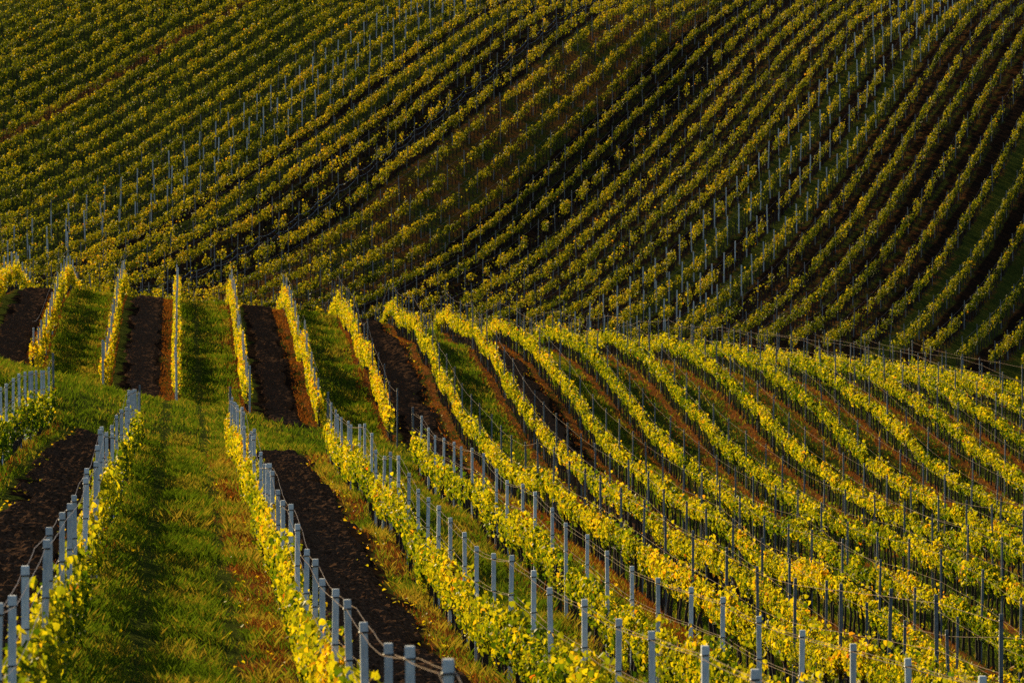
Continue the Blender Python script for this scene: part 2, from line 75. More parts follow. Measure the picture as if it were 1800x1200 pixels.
[-3.14,-3.23,-3.33,-3.42,-3.5,-3.58,-3.66,-3.74,-3.81,-3.89,-3.96,-3.97,-4.04,-4.23,-4.44,-4.8,-5.19,-5.5,-5.72,-5.7,-5.36,-4.83,-4.32,-4.19,-4.22,-4.13,-3.98,-3.69,-3.34,-3.15,-3.06,-3.12,-3.19,-3.21,-3.2,-3.18,-3.16,-3.14,-3.11,-3.08,-3.06,-3.03,-3.01],
[-2.23,-2.32,-2.4,-2.48,-2.55,-2.62,-2.69,-2.75,-2.81,-2.86,-2.88,-2.86,-2.95,-3.06,-3.11,-3.45,-3.92,-4.27,-4.5,-4.57,-4.34,-3.85,-3.33,-3.04,-2.99,-2.89,-2.73,-2.4,-1.95,-1.71,-1.6,-1.46,-1.35,-1.28,-1.23,-1.2,-1.16,-1.13,-1.1,-1.06,-1.03,-1.0,-0.96],
[-1.3,-1.37,-1.45,-1.52,-1.58,-1.64,-1.68,-1.71,-1.76,-1.82,-1.83,-1.8,-1.79,-1.75,-1.71,-1.93,-2.41,-2.86,-3.21,-3.38,-3.3,-2.96,-2.53,-2.15,-1.88,-1.58,-1.4,-1.08,-0.51,-0.13,0.08,0.39,0.56,0.63,0.68,0.73,0.78,0.83,0.87,0.91,0.96,1.0,1.04],
[-0.34,-0.4,-0.46,-0.52,-0.58,-0.62,-0.64,-0.63,-0.68,-0.76,-0.77,-0.74,-0.65,-0.48,-0.41,-0.45,-0.75,-1.27,-1.84,-2.16,-2.13,-1.89,-1.58,-1.24,-0.75,-0.22,0.01,0.19,0.8,1.4,1.78,2.1,2.27,2.4,2.5,2.59,2.66,2.72,2.78,2.83,2.88,2.93,2.98],
[0.66,0.61,0.55,0.5,0.46,0.44,0.44,0.46,0.42,0.35,0.36,0.4,0.47,0.54,0.55,0.63,0.63,0.31,-0.23,-0.65,-0.74,-0.6,-0.38,-0.05,0.49,1.08,1.38,1.47,1.99,2.75,3.31,3.66,3.89,4.08,4.23,4.35,4.45,4.54,4.61,4.67,4.74,4.8,4.86],
[1.68,1.64,1.6,1.56,1.52,1.49,1.5,1.55,1.57,1.57,1.58,1.62,1.66,1.6,1.57,1.7,1.87,1.84,1.51,1.04,0.7,0.69,0.81,1.11,1.63,2.24,2.69,2.85,3.17,3.89,4.59,5.11,5.43,5.67,5.87,6.03,6.16,6.26,6.35,6.43,6.5,6.57,6.64],
[2.73,2.71,2.68,2.65,2.62,2.57,2.53,2.6,2.72,2.76,2.77,2.82,2.91,2.9,2.83,2.86,3.02,3.18,3.09,2.69,2.26,2.08,2.06,2.24,2.7,3.34,3.94,4.29,4.51,5.03,5.77,6.44,6.87,7.17,7.42,7.61,7.77,7.89,7.99,8.08,8.16,8.25,8.33],
[3.8,3.79,3.77,3.76,3.74,3.72,3.67,3.72,3.87,3.98,4.0,4.0,4.1,4.19,4.2,4.16,4.23,4.41,4.51,4.32,3.92,3.59,3.48,3.54,3.85,4.45,5.11,5.65,5.99,6.36,7.0,7.76,8.31,8.62,8.9,9.12,9.28,9.41,9.52,9.62,9.71,9.81,9.91],
[4.88,4.88,4.88,4.87,4.84,4.8,4.76,4.79,4.97,5.19,5.28,5.21,5.19,5.29,5.47,5.54,5.59,5.68,5.82,5.73,5.37,4.95,4.77,4.79,5.0,5.53,6.21,6.88,7.41,7.78,8.3,9.05,9.67,10.04,10.31,10.52,10.67,10.8,10.92,11.03,11.14,11.26,11.37],
[5.96,5.98,5.99,6.0,5.99,5.97,5.93,5.92,6.04,6.27,6.43,6.42,6.38,6.48,6.71,6.88,6.94,6.99,7.03,7.02,6.79,6.43,6.18,6.1,6.18,6.59,7.26,8.0,8.68,9.17,9.57,10.14,10.77,11.22,11.53,11.75,11.91,12.06,12.19,12.32,12.45,12.59,12.72],
[7.03,7.07,7.12,7.15,7.18,7.2,7.19,7.15,7.21,7.37,7.53,7.61,7.66,7.76,7.9,8.04,8.12,8.16,8.2,8.29,8.31,8.09,7.78,7.53,7.46,7.72,8.31,9.03,9.77,10.41,10.84,11.25,11.79,12.23,12.56,12.79,12.98,13.16,13.32,13.48,13.64,13.8,13.96],
[8.09,8.16,8.23,8.3,8.37,8.43,8.46,8.43,8.44,8.56,8.71,8.81,8.89,8.97,9.03,9.06,9.19,9.35,9.48,9.61,9.77,9.73,9.43,9.08,8.91,9.05,9.4,9.96,10.66,11.34,11.87,12.27,12.67,13.04,13.35,13.64,13.89,14.12,14.33,14.53,14.72,14.91,15.1],
[9.14,9.23,9.32,9.41,9.53,9.63,9.68,9.66,9.64,9.73,9.86,9.94,10.04,10.2,10.3,10.32,10.46,10.58,10.7,10.8,10.96,11.14,11.05,10.74,10.47,10.4,10.5,10.85,11.43,12.07,12.62,13.06,13.43,13.77,14.09,14.42,14.72,14.99,15.25,15.48,15.71,15.93,16.15],
[10.18,10.27,10.37,10.47,10.58,10.72,10.83,10.86,10.87,10.92,11.02,11.08,11.17,11.39,11.56,11.65,11.75,11.79,11.85,11.92,12.05,12.29,12.35,12.19,11.93,11.71,11.66,11.84,12.26,12.78,13.29,13.74,14.14,14.5,14.84,15.18,15.51,15.81,16.1,16.37,16.62,16.87,17.11],
[11.21,11.31,11.41,11.51,11.63,11.79,11.98,12.08,12.1,12.14,12.23,12.25,12.31,12.47,12.64,12.74,12.81,12.85,12.87,12.92,13.01,13.16,13.26,13.23,13.05,12.83,12.73,12.82,13.12,13.54,13.99,14.43,14.84,15.22,15.58,15.94,16.28,16.6,16.91,17.2,17.47,17.74,18.01],
[12.24,12.34,12.44,12.55,12.68,12.83,13.04,13.19,13.25,13.28,13.35,13.35,13.37,13.48,13.65,13.74,13.77,13.78,13.79,13.8,13.86,13.95,14.05,14.08,13.97,13.81,13.7,13.75,13.99,14.34,14.74,15.15,15.56,15.95,16.32,16.68,17.03,17.37,17.69,17.99,18.29,18.57,18.86],
[13.27,13.38,13.48,13.6,13.73,13.89,14.05,14.19,14.25,14.27,14.32,14.33,14.37,14.47,14.59,14.67,14.69,14.69,14.68,14.69,14.72,14.78,14.84,14.87,14.82,14.74,14.68,14.72,14.92,15.21,15.56,15.94,16.32,16.7,17.07,17.44,17.79,18.13,18.45,18.77,19.07,19.37,19.67],
[14.3,14.41,14.52,14.64,14.76,14.9,15.03,15.14,15.21,15.24,15.28,15.31,15.36,15.43,15.51,15.56,15.58,15.58,15.58,15.59,15.6,15.63,15.67,15.69,15.68,15.65,15.65,15.72,15.89,16.13,16.43,16.77,17.12,17.48,17.84,18.2,18.55,18.88,19.21,19.53,19.84,20.15,20.45],
[15.32,15.43,15.54,15.65,15.77,15.88,15.99,16.08,16.15,16.19,16.23,16.27,16.31,16.37,16.42,16.45,16.47,16.48,16.48,16.48,16.49,16.51,16.53,16.55,16.56,16.58,16.62,16.71,16.86,17.07,17.34,17.64,17.96,18.3,18.64,18.98,19.32,19.65,19.97,20.29,20.6,20.91,21.21],
[16.34,16.44,16.54,16.64,16.74,16.85,16.94,17.02,17.08,17.13,17.17,17.21,17.25,17.29,17.32,17.35,17.36,17.37,17.38,17.38,17.39,17.4,17.42,17.44,17.47,17.51,17.58,17.68,17.83,18.02,18.26,18.53,18.82,19.13,19.45,19.78,20.1,20.42,20.74,21.05,21.36,21.66,21.96],
[17.33,17.43,17.52,17.62,17.71,17.79,17.87,17.94,18.0,18.05,18.09,18.13,18.16,18.2,18.22,18.24,18.26,18.27,18.27,18.28,18.29,18.3,18.32,18.35,18.39,18.45,18.53,18.64,18.79,18.97,19.18,19.43,19.7,19.98,20.28,20.59,20.9,21.21,21.51,21.82,22.12,22.41,22.71],
[18.32,18.41,18.49,18.57,18.66,18.73,18.8,18.86,18.92,18.97,19.01,19.04,19.07,19.1,19.12,19.14,19.15,19.16,19.17,19.18,19.19,19.21,19.24,19.28,19.33,19.4,19.49,19.6,19.74,19.91,20.11,20.34,20.59,20.85,21.13,21.42,21.71,22.0,22.3,22.59,22.88,23.17,23.46],
[19.29,19.37,19.45,19.52,19.59,19.66,19.72,19.78,19.83,19.87,19.91,19.95,19.97,20.0,20.02,20.03,20.05,20.06,20.07,20.09,20.11,20.13,20.16,20.21,20.27,20.34,20.43,20.55,20.69,20.85,21.04,21.25,21.48,21.73,21.99,22.25,22.53,22.81,23.09,23.37,23.65,23.93,24.21],
[20.25,20.32,20.39,20.46,20.52,20.58,20.64,20.69,20.74,20.78,20.81,20.85,20.87,20.89,20.91,20.93,20.95,20.96,20.98,21.0,21.02,21.05,21.09,21.14,21.2,21.28,21.38,21.5,21.63,21.79,21.97,22.16,22.38,22.61,22.85,23.1,23.36,23.63,23.89,24.16,24.43,24.7,24.97],
[21.2,21.26,21.33,21.39,21.44,21.5,21.55,21.6,21.64,21.68,21.71,21.74,21.77,21.79,21.81,21.83,21.85,21.86,21.88,21.91,21.94,21.97,22.02,22.07,22.14,22.22,22.32,22.44,22.57,22.72,22.89,23.08,23.28,23.49,23.72,23.96,24.2,24.45,24.71,24.97,25.22,25.48,25.74],
[22.14,22.2,22.25,22.31,22.36,22.41,22.46,22.5,22.54,22.58,22.61,22.64,22.66,22.69,22.71,22.73,22.75,22.77,22.79,22.82,22.86,22.9,22.94,23.0,23.08,23.16,23.26,23.37,23.5,23.65,23.81,23.99,24.18,24.38,24.6,24.82,25.05,25.29,25.53,25.78,26.02,26.27,26.52],
[23.07,23.12,23.17,23.22,23.27,23.32,23.36,23.4,23.44,23.47,23.5,23.53,23.56,23.58,23.6,23.63,23.65,23.68,23.7,23.74,23.77,23.82,23.87,23.93,24.01,24.09,24.19,24.31,24.43,24.58,24.73,24.9,25.08,25.27,25.48,25.69,25.91,26.13,26.36,26.6,26.83,27.07,27.31],
[23.99,24.04,24.09,24.13,24.18,24.22,24.26,24.3,24.34,24.37,24.4,24.43,24.45,24.48,24.5,24.53,24.55,24.58,24.61,24.65,24.69,24.74,24.8,24.86,24.94,25.03,25.12,25.24,25.36,25.5,25.65,25.81,25.98,26.17,26.36,26.56,26.77,26.98,27.2,27.43,27.65,27.88,28.11],
[24.91,24.96,25.0,25.04,25.08,25.12,25.16,25.2,25.23,25.26,25.29,25.32,25.35,25.38,25.4,25.43,25.46,25.49,25.52,25.56,25.61,25.66,25.72,25.79,25.86,25.95,26.05,26.16,26.28,26.42,26.56,26.72,26.88,27.06,27.24,27.43,27.63,27.84,28.05,28.26,28.48,28.7,28.91],
[25.82,25.87,25.91,25.95,25.99,26.02,26.06,26.1,26.13,26.16,26.19,26.22,26.25,26.27,26.3,26.33,26.36,26.4,26.43,26.48,26.52,26.58,26.64,26.71,26.79,26.88,26.97,27.08,27.2,27.33,27.47,27.62,27.78,27.95,28.13,28.31,28.5,28.7,28.9,29.1,29.31,29.52,29.73],
[26.73,26.77,26.81,26.85,26.89,26.92,26.96,26.99,27.02,27.06,27.09,27.11,27.14,27.17,27.2,27.23,27.27,27.3,27.34,27.39,27.44,27.5,27.56,27.63,27.71,27.8,27.89,28.0,28.12,28.24,28.38,28.53,28.68,28.84,29.01,29.19,29.37,29.56,29.76,29.95,30.15,30.35,30.56],
[27.64,27.68,27.71,27.75,27.79,27.82,27.86,27.89,27.92,27.95,27.98,28.01,28.04,28.07,28.1,28.14,28.17,28.21,28.25,28.3,28.35,28.41,28.48,28.55,28.63,28.72,28.81,28.92,29.03,29.16,29.29,29.43,29.58,29.73,29.9,30.07,30.25,30.43,30.62,30.81,31.0,31.19,31.39],
[28.54,28.58,28.62,28.65,28.69,28.72,28.75,28.79,28.82,28.85,28.88,28.91,28.94,28.97,29.0,29.04,29.08,29.12,29.16,29.21,29.26,29.32,29.39,29.46,29.54,29.63,29.73,29.83,29.94,30.06,30.19,30.33,30.47,30.63,30.79,30.95,31.12,31.3,31.48,31.66,31.85,32.04,32.23],
[29.45,29.48,29.52,29.55,29.58,29.62,29.65,29.68,29.71,29.74,29.78,29.81,29.84,29.87,29.91,29.94,29.98,30.02,30.07,30.12,30.17,30.24,30.3,30.38,30.46,30.54,30.64,30.74,30.85,30.97,31.1,31.23,31.37,31.52,31.67,31.83,32.0,32.17,32.35,32.53,32.71,32.89,33.07],
[30.35,30.38,30.42,30.45,30.48,30.52,30.55,30.58,30.61,30.64,30.67,30.71,30.74,30.77,30.81,30.85,30.89,30.93,30.98,31.03,31.08,31.15,31.21,31.29,31.37,31.45,31.55,31.65,31.76,31.87,32.0,32.13,32.27,32.41,32.56,32.72,32.88,33.05,33.22,33.39,33.57,33.75,33.93],
[31.25,31.28,31.32,31.35,31.38,31.41,31.45,31.48,31.51,31.54,31.57,31.61,31.64,31.67,31.71,31.75,31.79,31.84,31.88,31.94,31.99,32.06,32.12,32.2,32.28,32.36,32.46,32.56,32.66,32.78,32.9,33.03,33.16,33.3,33.45,33.6,33.76,33.92,34.09,34.26,34.43,34.61,34.78],
[32.15,32.18,32.21,32.25,32.28,32.31,32.34,32.38,32.41,32.44,32.47,32.5,32.54,32.57,32.61,32.65,32.7,32.74,32.79,32.84,32.9,32.96,33.03,33.11,33.19,33.27,33.36,33.46,33.57,33.68,33.8,33.92,34.05,34.19,34.34,34.48,34.64,34.8,34.96,35.13,35.3,35.47,35.64],
[33.05,33.08,33.11,33.15,33.18,33.21,33.24,33.27,33.31,33.34,33.37,33.4,33.44,33.48,33.51,33.56,33.6,33.65,33.7,33.75,33.81,33.87,33.94,34.01,34.09,34.18,34.27,34.37,34.47,34.58,34.7,34.82,34.95,35.08,35.22,35.37,35.52,35.67,35.83,36.0,36.16,36.33,36.5]]'''
Z = np.array(json.loads(ZNET))
NYG, NXG = Z.shape
def bsp(t):
    return ((1-t)**3/6, (3*t**3-6*t*t+4)/6, (-3*t**3+3*t*t+3*t+1)/6, t**3/6)
def ground(x, y):
    x = np.asarray(x, float); y = np.asarray(y, float)
    gx = np.clip((x-GX0)/GDX, 1, NXG-3-1e-6); gy = np.clip((y-GY0)/GDY, 1, NYG-3-1e-6)
    ix = gx.astype(int); iy = gy.astype(int)
    bx = bsp(gx-ix); by = bsp(gy-iy)
    out = np.zeros(np.broadcast(x, y).shape)
    for j in range(4):
        for i in range(4):
            out += by[j]*bx[i]*Z[iy-1+j, ix-1+i]
    return out
# ------------------------------------------------------------------ camera numbers (200 mm lens)
PSI, PIT, FPX = .058, .03, 10000.0
CF = np.array([math.sin(PSI)*math.cos(PIT), math.cos(PSI)*math.cos(PIT), -math.sin(PIT)])
CR = np.array([math.cos(PSI), -math.sin(PSI), 0.0]); CU = np.cross(CR, CF)
def in_view(x, y, z, m=60):                       # is a point near the photographed field of view (so nothing far outside it is built)
    c = x*CF[0]+y*CF[1]+z*CF[2]
    m = m+260*np.clip(100/c, .25, 1.8)
    u = 900+FPX*(x*CR[0]+y*CR[1]+z*CR[2])/c; v = 600-FPX*(x*CU[0]+y*CU[1]+z*CU[2])/c
    return (u > -m) & (u < 1800+m) & (v > -m) & (v < 1200+m)
# ------------------------------------------------------------------ noise helpers
def noise1(s, scale, seed):
    r = np.random.default_rng(seed).random(4096)
    q = np.asarray(s)/scale+1000; i = np.floor(q).astype(int); t = q-i; t = t*t*(3-2*t)
    return r[i % 4096]*(1-t)+r[(i+1) % 4096]*t
def noise2(x, y, sx, sy, seed):
    r = np.random.default_rng(seed).random((512, 512))
    a = np.asarray(x)/sx+5000; b = np.asarray(y)/sy+5000
    i = np.floor(a).astype(int); j = np.floor(b).astype(int); t = a-i; s = b-j
    t = t*t*(3-2*t); s = s*s*(3-2*s); i0 = i % 512; i1 = (i+1) % 512; j0 = j % 512; j1 = (j+1) % 512
    return (r[i0, j0]*(1-t)+r[i1, j0]*t)*(1-s)+(r[i0, j1]*(1-t)+r[i1, j1]*t)*s
def smooth(e0, e1, x):
    t = np.clip((x-e0)/(e1-e0), 0, 1); return t*t*(3-2*t)
# ------------------------------------------------------------------ object helpers
def mesh_np(name, co, faces_n, idx, mats, attrs=None, smooth_shade=False, mat_idx=None):
    """co (n,3); faces_n loops per face; idx flat vertex indices"""
    me = bpy.data.meshes.new(name)
    co = np.asarray(co, np.float32); idx = np.asarray(idx, np.int32); faces_n = np.asarray(faces_n, np.int32)
    me.vertices.add(len(co)); me.vertices.foreach_set('co', co.ravel())
    me.loops.add(len(idx)); me.loops.foreach_set('vertex_index', idx)
    me.polygons.add(len(faces_n))
    st = np.zeros(len(faces_n), np.int32); st[1:] = np.cumsum(faces_n)[:-1]
    me.polygons.foreach_set('loop_start', st)
    if mat_idx is not None: me.polygons.foreach_set('material_index', np.asarray(mat_idx, np.int32))
    me.polygons.foreach_set('use_smooth', np.full(len(faces_n), smooth_shade))
    for m in (mats if isinstance(mats, (list, tuple)) else [mats]): me.materials.append(m)
    for k, a in (attrs or {}).items():
        at = me.attributes.new(k, 'FLOAT', 'POINT'); at.data.foreach_set('value', np.asarray(a, np.float32))
    me.update(calc_edges=True)
    return me
def link(name, data, parent=None, loc=(0, 0, 0), rotz=0.0):
    o = bpy.data.objects.new(name, data); COL.objects.link(o)
    o.location = loc; o.rotation_euler = (0, 0, rotz)
    if parent: o.parent = parent
    return o
def tag(o, label=None, cat=None, group=None, kind=None):
    if label: o['label'] = label
    if cat: o['category'] = cat
    if group: o['group'] = group
    if kind: o['kind'] = kind
    return o
# ------------------------------------------------------------------ materials
def new_mat(name):
    m = bpy.data.materials.new(name); m.use_nodes = True
    nt = m.node_tree; nt.nodes.clear()
    return m, nt, nt.nodes, nt.links
def nd(ns, t, **kw):
    n = ns.new(t)
    for k, v in kw.items(): setattr(n, k, v)
    return n
def ramp(ns, stops, interp='LINEAR'):
    r = ns.new('ShaderNodeValToRGB'); r.color_ramp.interpolation = interp
    e = r.color_ramp.elements
    while len(e) < len(stops): e.new(0.5)
    for q, (p, c) in zip(e, stops): q.position = p; q.color = (*c, 1)
    return r
def leaf_mat(name, stops, tr=.46, trgain=1.35, spec=.06):
    m, nt, ns, L = new_mat(name)
    at = nd(ns, 'ShaderNodeAttribute', attribute_name='tint')
    r = ramp(ns, stops); L.new(at.outputs['Fac'], r.inputs[0])
    tc = nd(ns, 'ShaderNodeTexCoord'); nz = nd(ns, 'ShaderNodeTexNoise'); nz.inputs['Scale'].default_value = 16
    L.new(tc.outputs['Object'], nz.inputs['Vector'])
    hs = nd(ns, 'ShaderNodeHueSaturation'); mr = nd(ns, 'ShaderNodeMapRange'); mr.inputs[3].default_value = .75; mr.inputs[4].default_value = 1.25
    L.new(nz.outputs[0], mr.inputs[0]); L.new(mr.outputs[0], hs.inputs['Value']); L.new(r.outputs[0], hs.inputs['Color'])
    p = nd(ns, 'ShaderNodeBsdfPrincipled'); p.inputs['Roughness'].default_value = .55; p.inputs['Specular IOR Level'].default_value = spec
    L.new(hs.outputs[0], p.inputs['Base Color'])
    g = nd(ns, 'ShaderNodeMix', data_type='RGBA', blend_type='MULTIPLY'); g.inputs[0].default_value = 1
    g.inputs[7].default_value = (1.25*trgain, 1.1*trgain, .45*trgain, 1); L.new(hs.outputs[0], g.inputs[6])
    t = nd(ns, 'ShaderNodeBsdfTranslucent'); L.new(g.outputs[2], t.inputs['Color'])
    mx = nd(ns, 'ShaderNodeMixShader'); mx.inputs[0].default_value = tr
    L.new(p.outputs[0], mx.inputs[1]); L.new(t.outputs[0], mx.inputs[2])
    o = nd(ns, 'ShaderNodeOutputMaterial'); L.new(mx.outputs[0], o.inputs[0])
    return m
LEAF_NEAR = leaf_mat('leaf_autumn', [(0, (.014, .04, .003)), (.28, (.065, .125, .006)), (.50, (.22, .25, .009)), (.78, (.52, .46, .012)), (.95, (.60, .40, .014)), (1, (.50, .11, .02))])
LEAF_FAR = leaf_mat('leaf_late_summer', [(0, (.016, .034, .003)), (.33, (.065, .095, .006)), (.62, (.22, .215, .009)), (.88, (.44, .34, .012)), (1, (.40, .17, .02))])
def plain(name, c, rough=.7, var=.25, scale=20, bump=0.0, c2=None, metal=0.0, stretch=None, spec=.3):
    m, nt, ns, L = new_mat(name)
    tc = nd(ns, 'ShaderNodeTexCoord'); nz = nd(ns, 'ShaderNodeTexNoise'); nz.inputs['Scale'].default_value = scale; nz.inputs['Detail'].default_value = 5
    src = tc.outputs['Object']
    if stretch:
        mp = nd(ns, 'ShaderNodeMapping'); mp.inputs['Scale'].default_value = stretch; L.new(src, mp.inputs[0]); src = mp.outputs[0]
    L.new(src, nz.inputs['Vector'])
    lo = tuple(v*(1-var) for v in c); hi = c2 or tuple(v*(1+var) for v in c)
    r = ramp(ns, [(.3, lo), (.7, hi)]); L.new(nz.outputs[0], r.inputs[0])
    oi = nd(ns, 'ShaderNodeObjectInfo'); hs = nd(ns, 'ShaderNodeHueSaturation'); mr = nd(ns, 'ShaderNodeMapRange')
    mr.inputs[3].default_value = .8; mr.inputs[4].default_value = 1.15
    L.new(oi.outputs['Random'], mr.inputs[0]); L.new(mr.outputs[0], hs.inputs['Value']); L.new(r.outputs[0], hs.inputs['Color'])
    p = nd(ns, 'ShaderNodeBsdfPrincipled'); p.inputs['Roughness'].default_value = rough; p.inputs['Metallic'].default_value = metal; p.inputs['Specular IOR Level'].default_value = spec
    L.new(hs.outputs[0], p.inputs['Base Color'])
    if bump:
        b = nd(ns, 'ShaderNodeBump'); b.inputs['Strength'].default_value = bump; b.inputs['Distance'].default_value = .02
        L.new(nz.outputs[0], b.inputs['Height']); L.new(b.outputs[0], p.inputs['Normal'])
    o = nd(ns, 'ShaderNodeOutputMaterial'); L.new(p.outputs[0], o.inputs[0])
    return m
CONCRETE = plain('pale_concrete', (.60, .68, .75), .8, .30, 4, .25, (.74, .80, .84), 0, (6, 6, 1.2))
STEEL = plain('dull_steel', (.13, .155, .18), .6, .25, 14, 0, None, .2)
FARPALE = plain('weathered_pale_post', (.50, .52, .52), .8, .15, 9)
FARDIM = plain('weathered_grey_post', (.21, .20, .19), .8, .25, 9)
WOOD = plain('old_wood', (.16, .115, .085), .85, .35, 9, .4, None, 0, (8, 8, .7))
BARK = plain('vine_bark', (.040, .028, .020), .95, .4, 30, .6, None, 0, (1, 1, .2))
WIRE = plain('rusty_wire', (.20, .12, .08), .5, .3, 3, 0, None, .3)
CLIP = plain('dark_wire_tie', (.05, .04, .035), .6, .2, 9)
def ground_mat(name):
    m, nt, ns, L = new_mat(name)
    tc = nd(ns, 'ShaderNodeTexCoord')
    def nz(sc, det=6, stretch=None, rough=.6):
        n = nd(ns, 'ShaderNodeTexNoise'); n.inputs['Scale'].default_value = sc; n.inputs['Detail'].default_value = det; n.inputs['Roughness'].default_value = rough
        L.new(tc.outputs['Object'], n.inputs['Vector']); return n
    n1 = nz(1.3); n2 = nz(7); n3 = nz(.25, 3)
    grass = ramp(ns, [(.25, (.020, .028, .006)), (.5, (.045, .058, .010)), (.75, (.085, .085, .016))]); L.new(n2.outputs[0], grass.inputs[0])
    soil = ramp(ns, [(.25, (.007, .0045, .0035)), (.55, (.019, .012, .008)), (.8, (.042, .025, .016))]); L.new(n2.outputs[0], soil.inputs[0])
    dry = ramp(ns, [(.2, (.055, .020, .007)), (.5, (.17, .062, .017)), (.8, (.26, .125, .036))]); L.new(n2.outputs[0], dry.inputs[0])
    def att(a):
        return nd(ns, 'ShaderNodeAttribute', attribute_name=a).outputs['Fac']
    def mix(f, a, b):
        x = nd(ns, 'ShaderNodeMix', data_type='RGBA'); L.new(f, x.inputs[0]); L.new(a, x.inputs[6]); L.new(b, x.inputs[7]); return x.outputs[2]
    def soften(f, nn, k):
        a = nd(ns, 'ShaderNodeMath', operation='MULTIPLY_ADD'); a.inputs[1].default_value = k; a.inputs[2].default_value = -k/2
        L.new(nn.outputs[0], a.inputs[0])
        b = nd(ns, 'ShaderNodeMath', operation='ADD', use_clamp=True); L.new(f, b.inputs[0]); L.new(a.outputs[0], b.inputs[1]); 
        c = nd(ns, 'ShaderNodeMapRange'); c.interpolation_type = 'SMOOTHSTEP'; c.inputs[1].default_value = .3; c.inputs[2].default_value = .7
        L.new(b.outputs[0], c.inputs[0]); return c.outputs[0]
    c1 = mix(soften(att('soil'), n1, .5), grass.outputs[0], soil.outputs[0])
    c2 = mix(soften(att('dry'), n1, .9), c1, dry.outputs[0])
    hs = nd(ns, 'ShaderNodeHueSaturation'); mr = nd(ns, 'ShaderNodeMapRange'); mr.inputs[3].default_value = .65; mr.inputs[4].default_value = 1.35
    L.new(n3.outputs[0], mr.inputs[0]); L.new(mr.outputs[0], hs.inputs['Value']); L.new(c2, hs.inputs['Color'])
    p = nd(ns, 'ShaderNodeBsdfPrincipled'); p.inputs['Roughness'].default_value = .95; p.inputs['Specular IOR Level'].default_value = 0
    L.new(hs.outputs[0], p.inputs['Base Color'])
    b = nd(ns, 'ShaderNodeBump'); b.inputs['Strength'].default_value = .9; b.inputs['Distance'].default_value = .12
    L.new(n2.outputs[0], b.inputs['Height']); L.new(b.outputs[0], p.inputs['Normal'])
    o = nd(ns, 'ShaderNodeOutputMaterial'); L.new(p.outputs[0], o.inputs[0])
    return m
GROUND = ground_mat('vineyard_ground')
SOIL = plain('tilled_earth', (.055, .031, .018), .95, .6, 16, .7, (.14, .078, .046), spec=0.0)
GRASS = leaf_mat('grass_blades', [(0, (.016, .030, .004)), (.4, (.036, .072, .007)), (.75, (.075, .125, .010)), (1, (.22, .17, .03))], .45, 1.3, 0.0)
DRYGRASS = leaf_mat('dry_grass', [(0, (.09, .035, .010)), (.5, (.24, .075, .02)), (1, (.34, .16, .045))], .3, 1.0, 0.0)
# ------------------------------------------------------------------ the rows
NROW = {0: -4.45, 1: -1.47, 2: 1.67, 3: 4.98, 4: 8.06}          # front block
NSPAN = {0: (126, 197), 1: (34, 197), 2: (28, 197), 3: (42, 195), 4: (56, 197)}
MX = lambda k: 9.17+3.14*(k-5)                                   # hump block
MSPAN = {k: ((249, 363) if k <= 5 else (90+max(0, k-8)*9, 363)) for k in range(-1, 18)}
TH, SP, C0 = math.radians(73), 2.1, -104.0                       # far slope block
DX, DY = math.cos(TH), math.sin(TH)
def far_xy(k, y):
    return (C0+k*SP+math.cos(TH)*y)/math.sin(TH), y
def far_k(x, y):
    return (math.sin(TH)*x-math.cos(TH)*y-C0)/SP
YV = 371.0                                                       # valley track
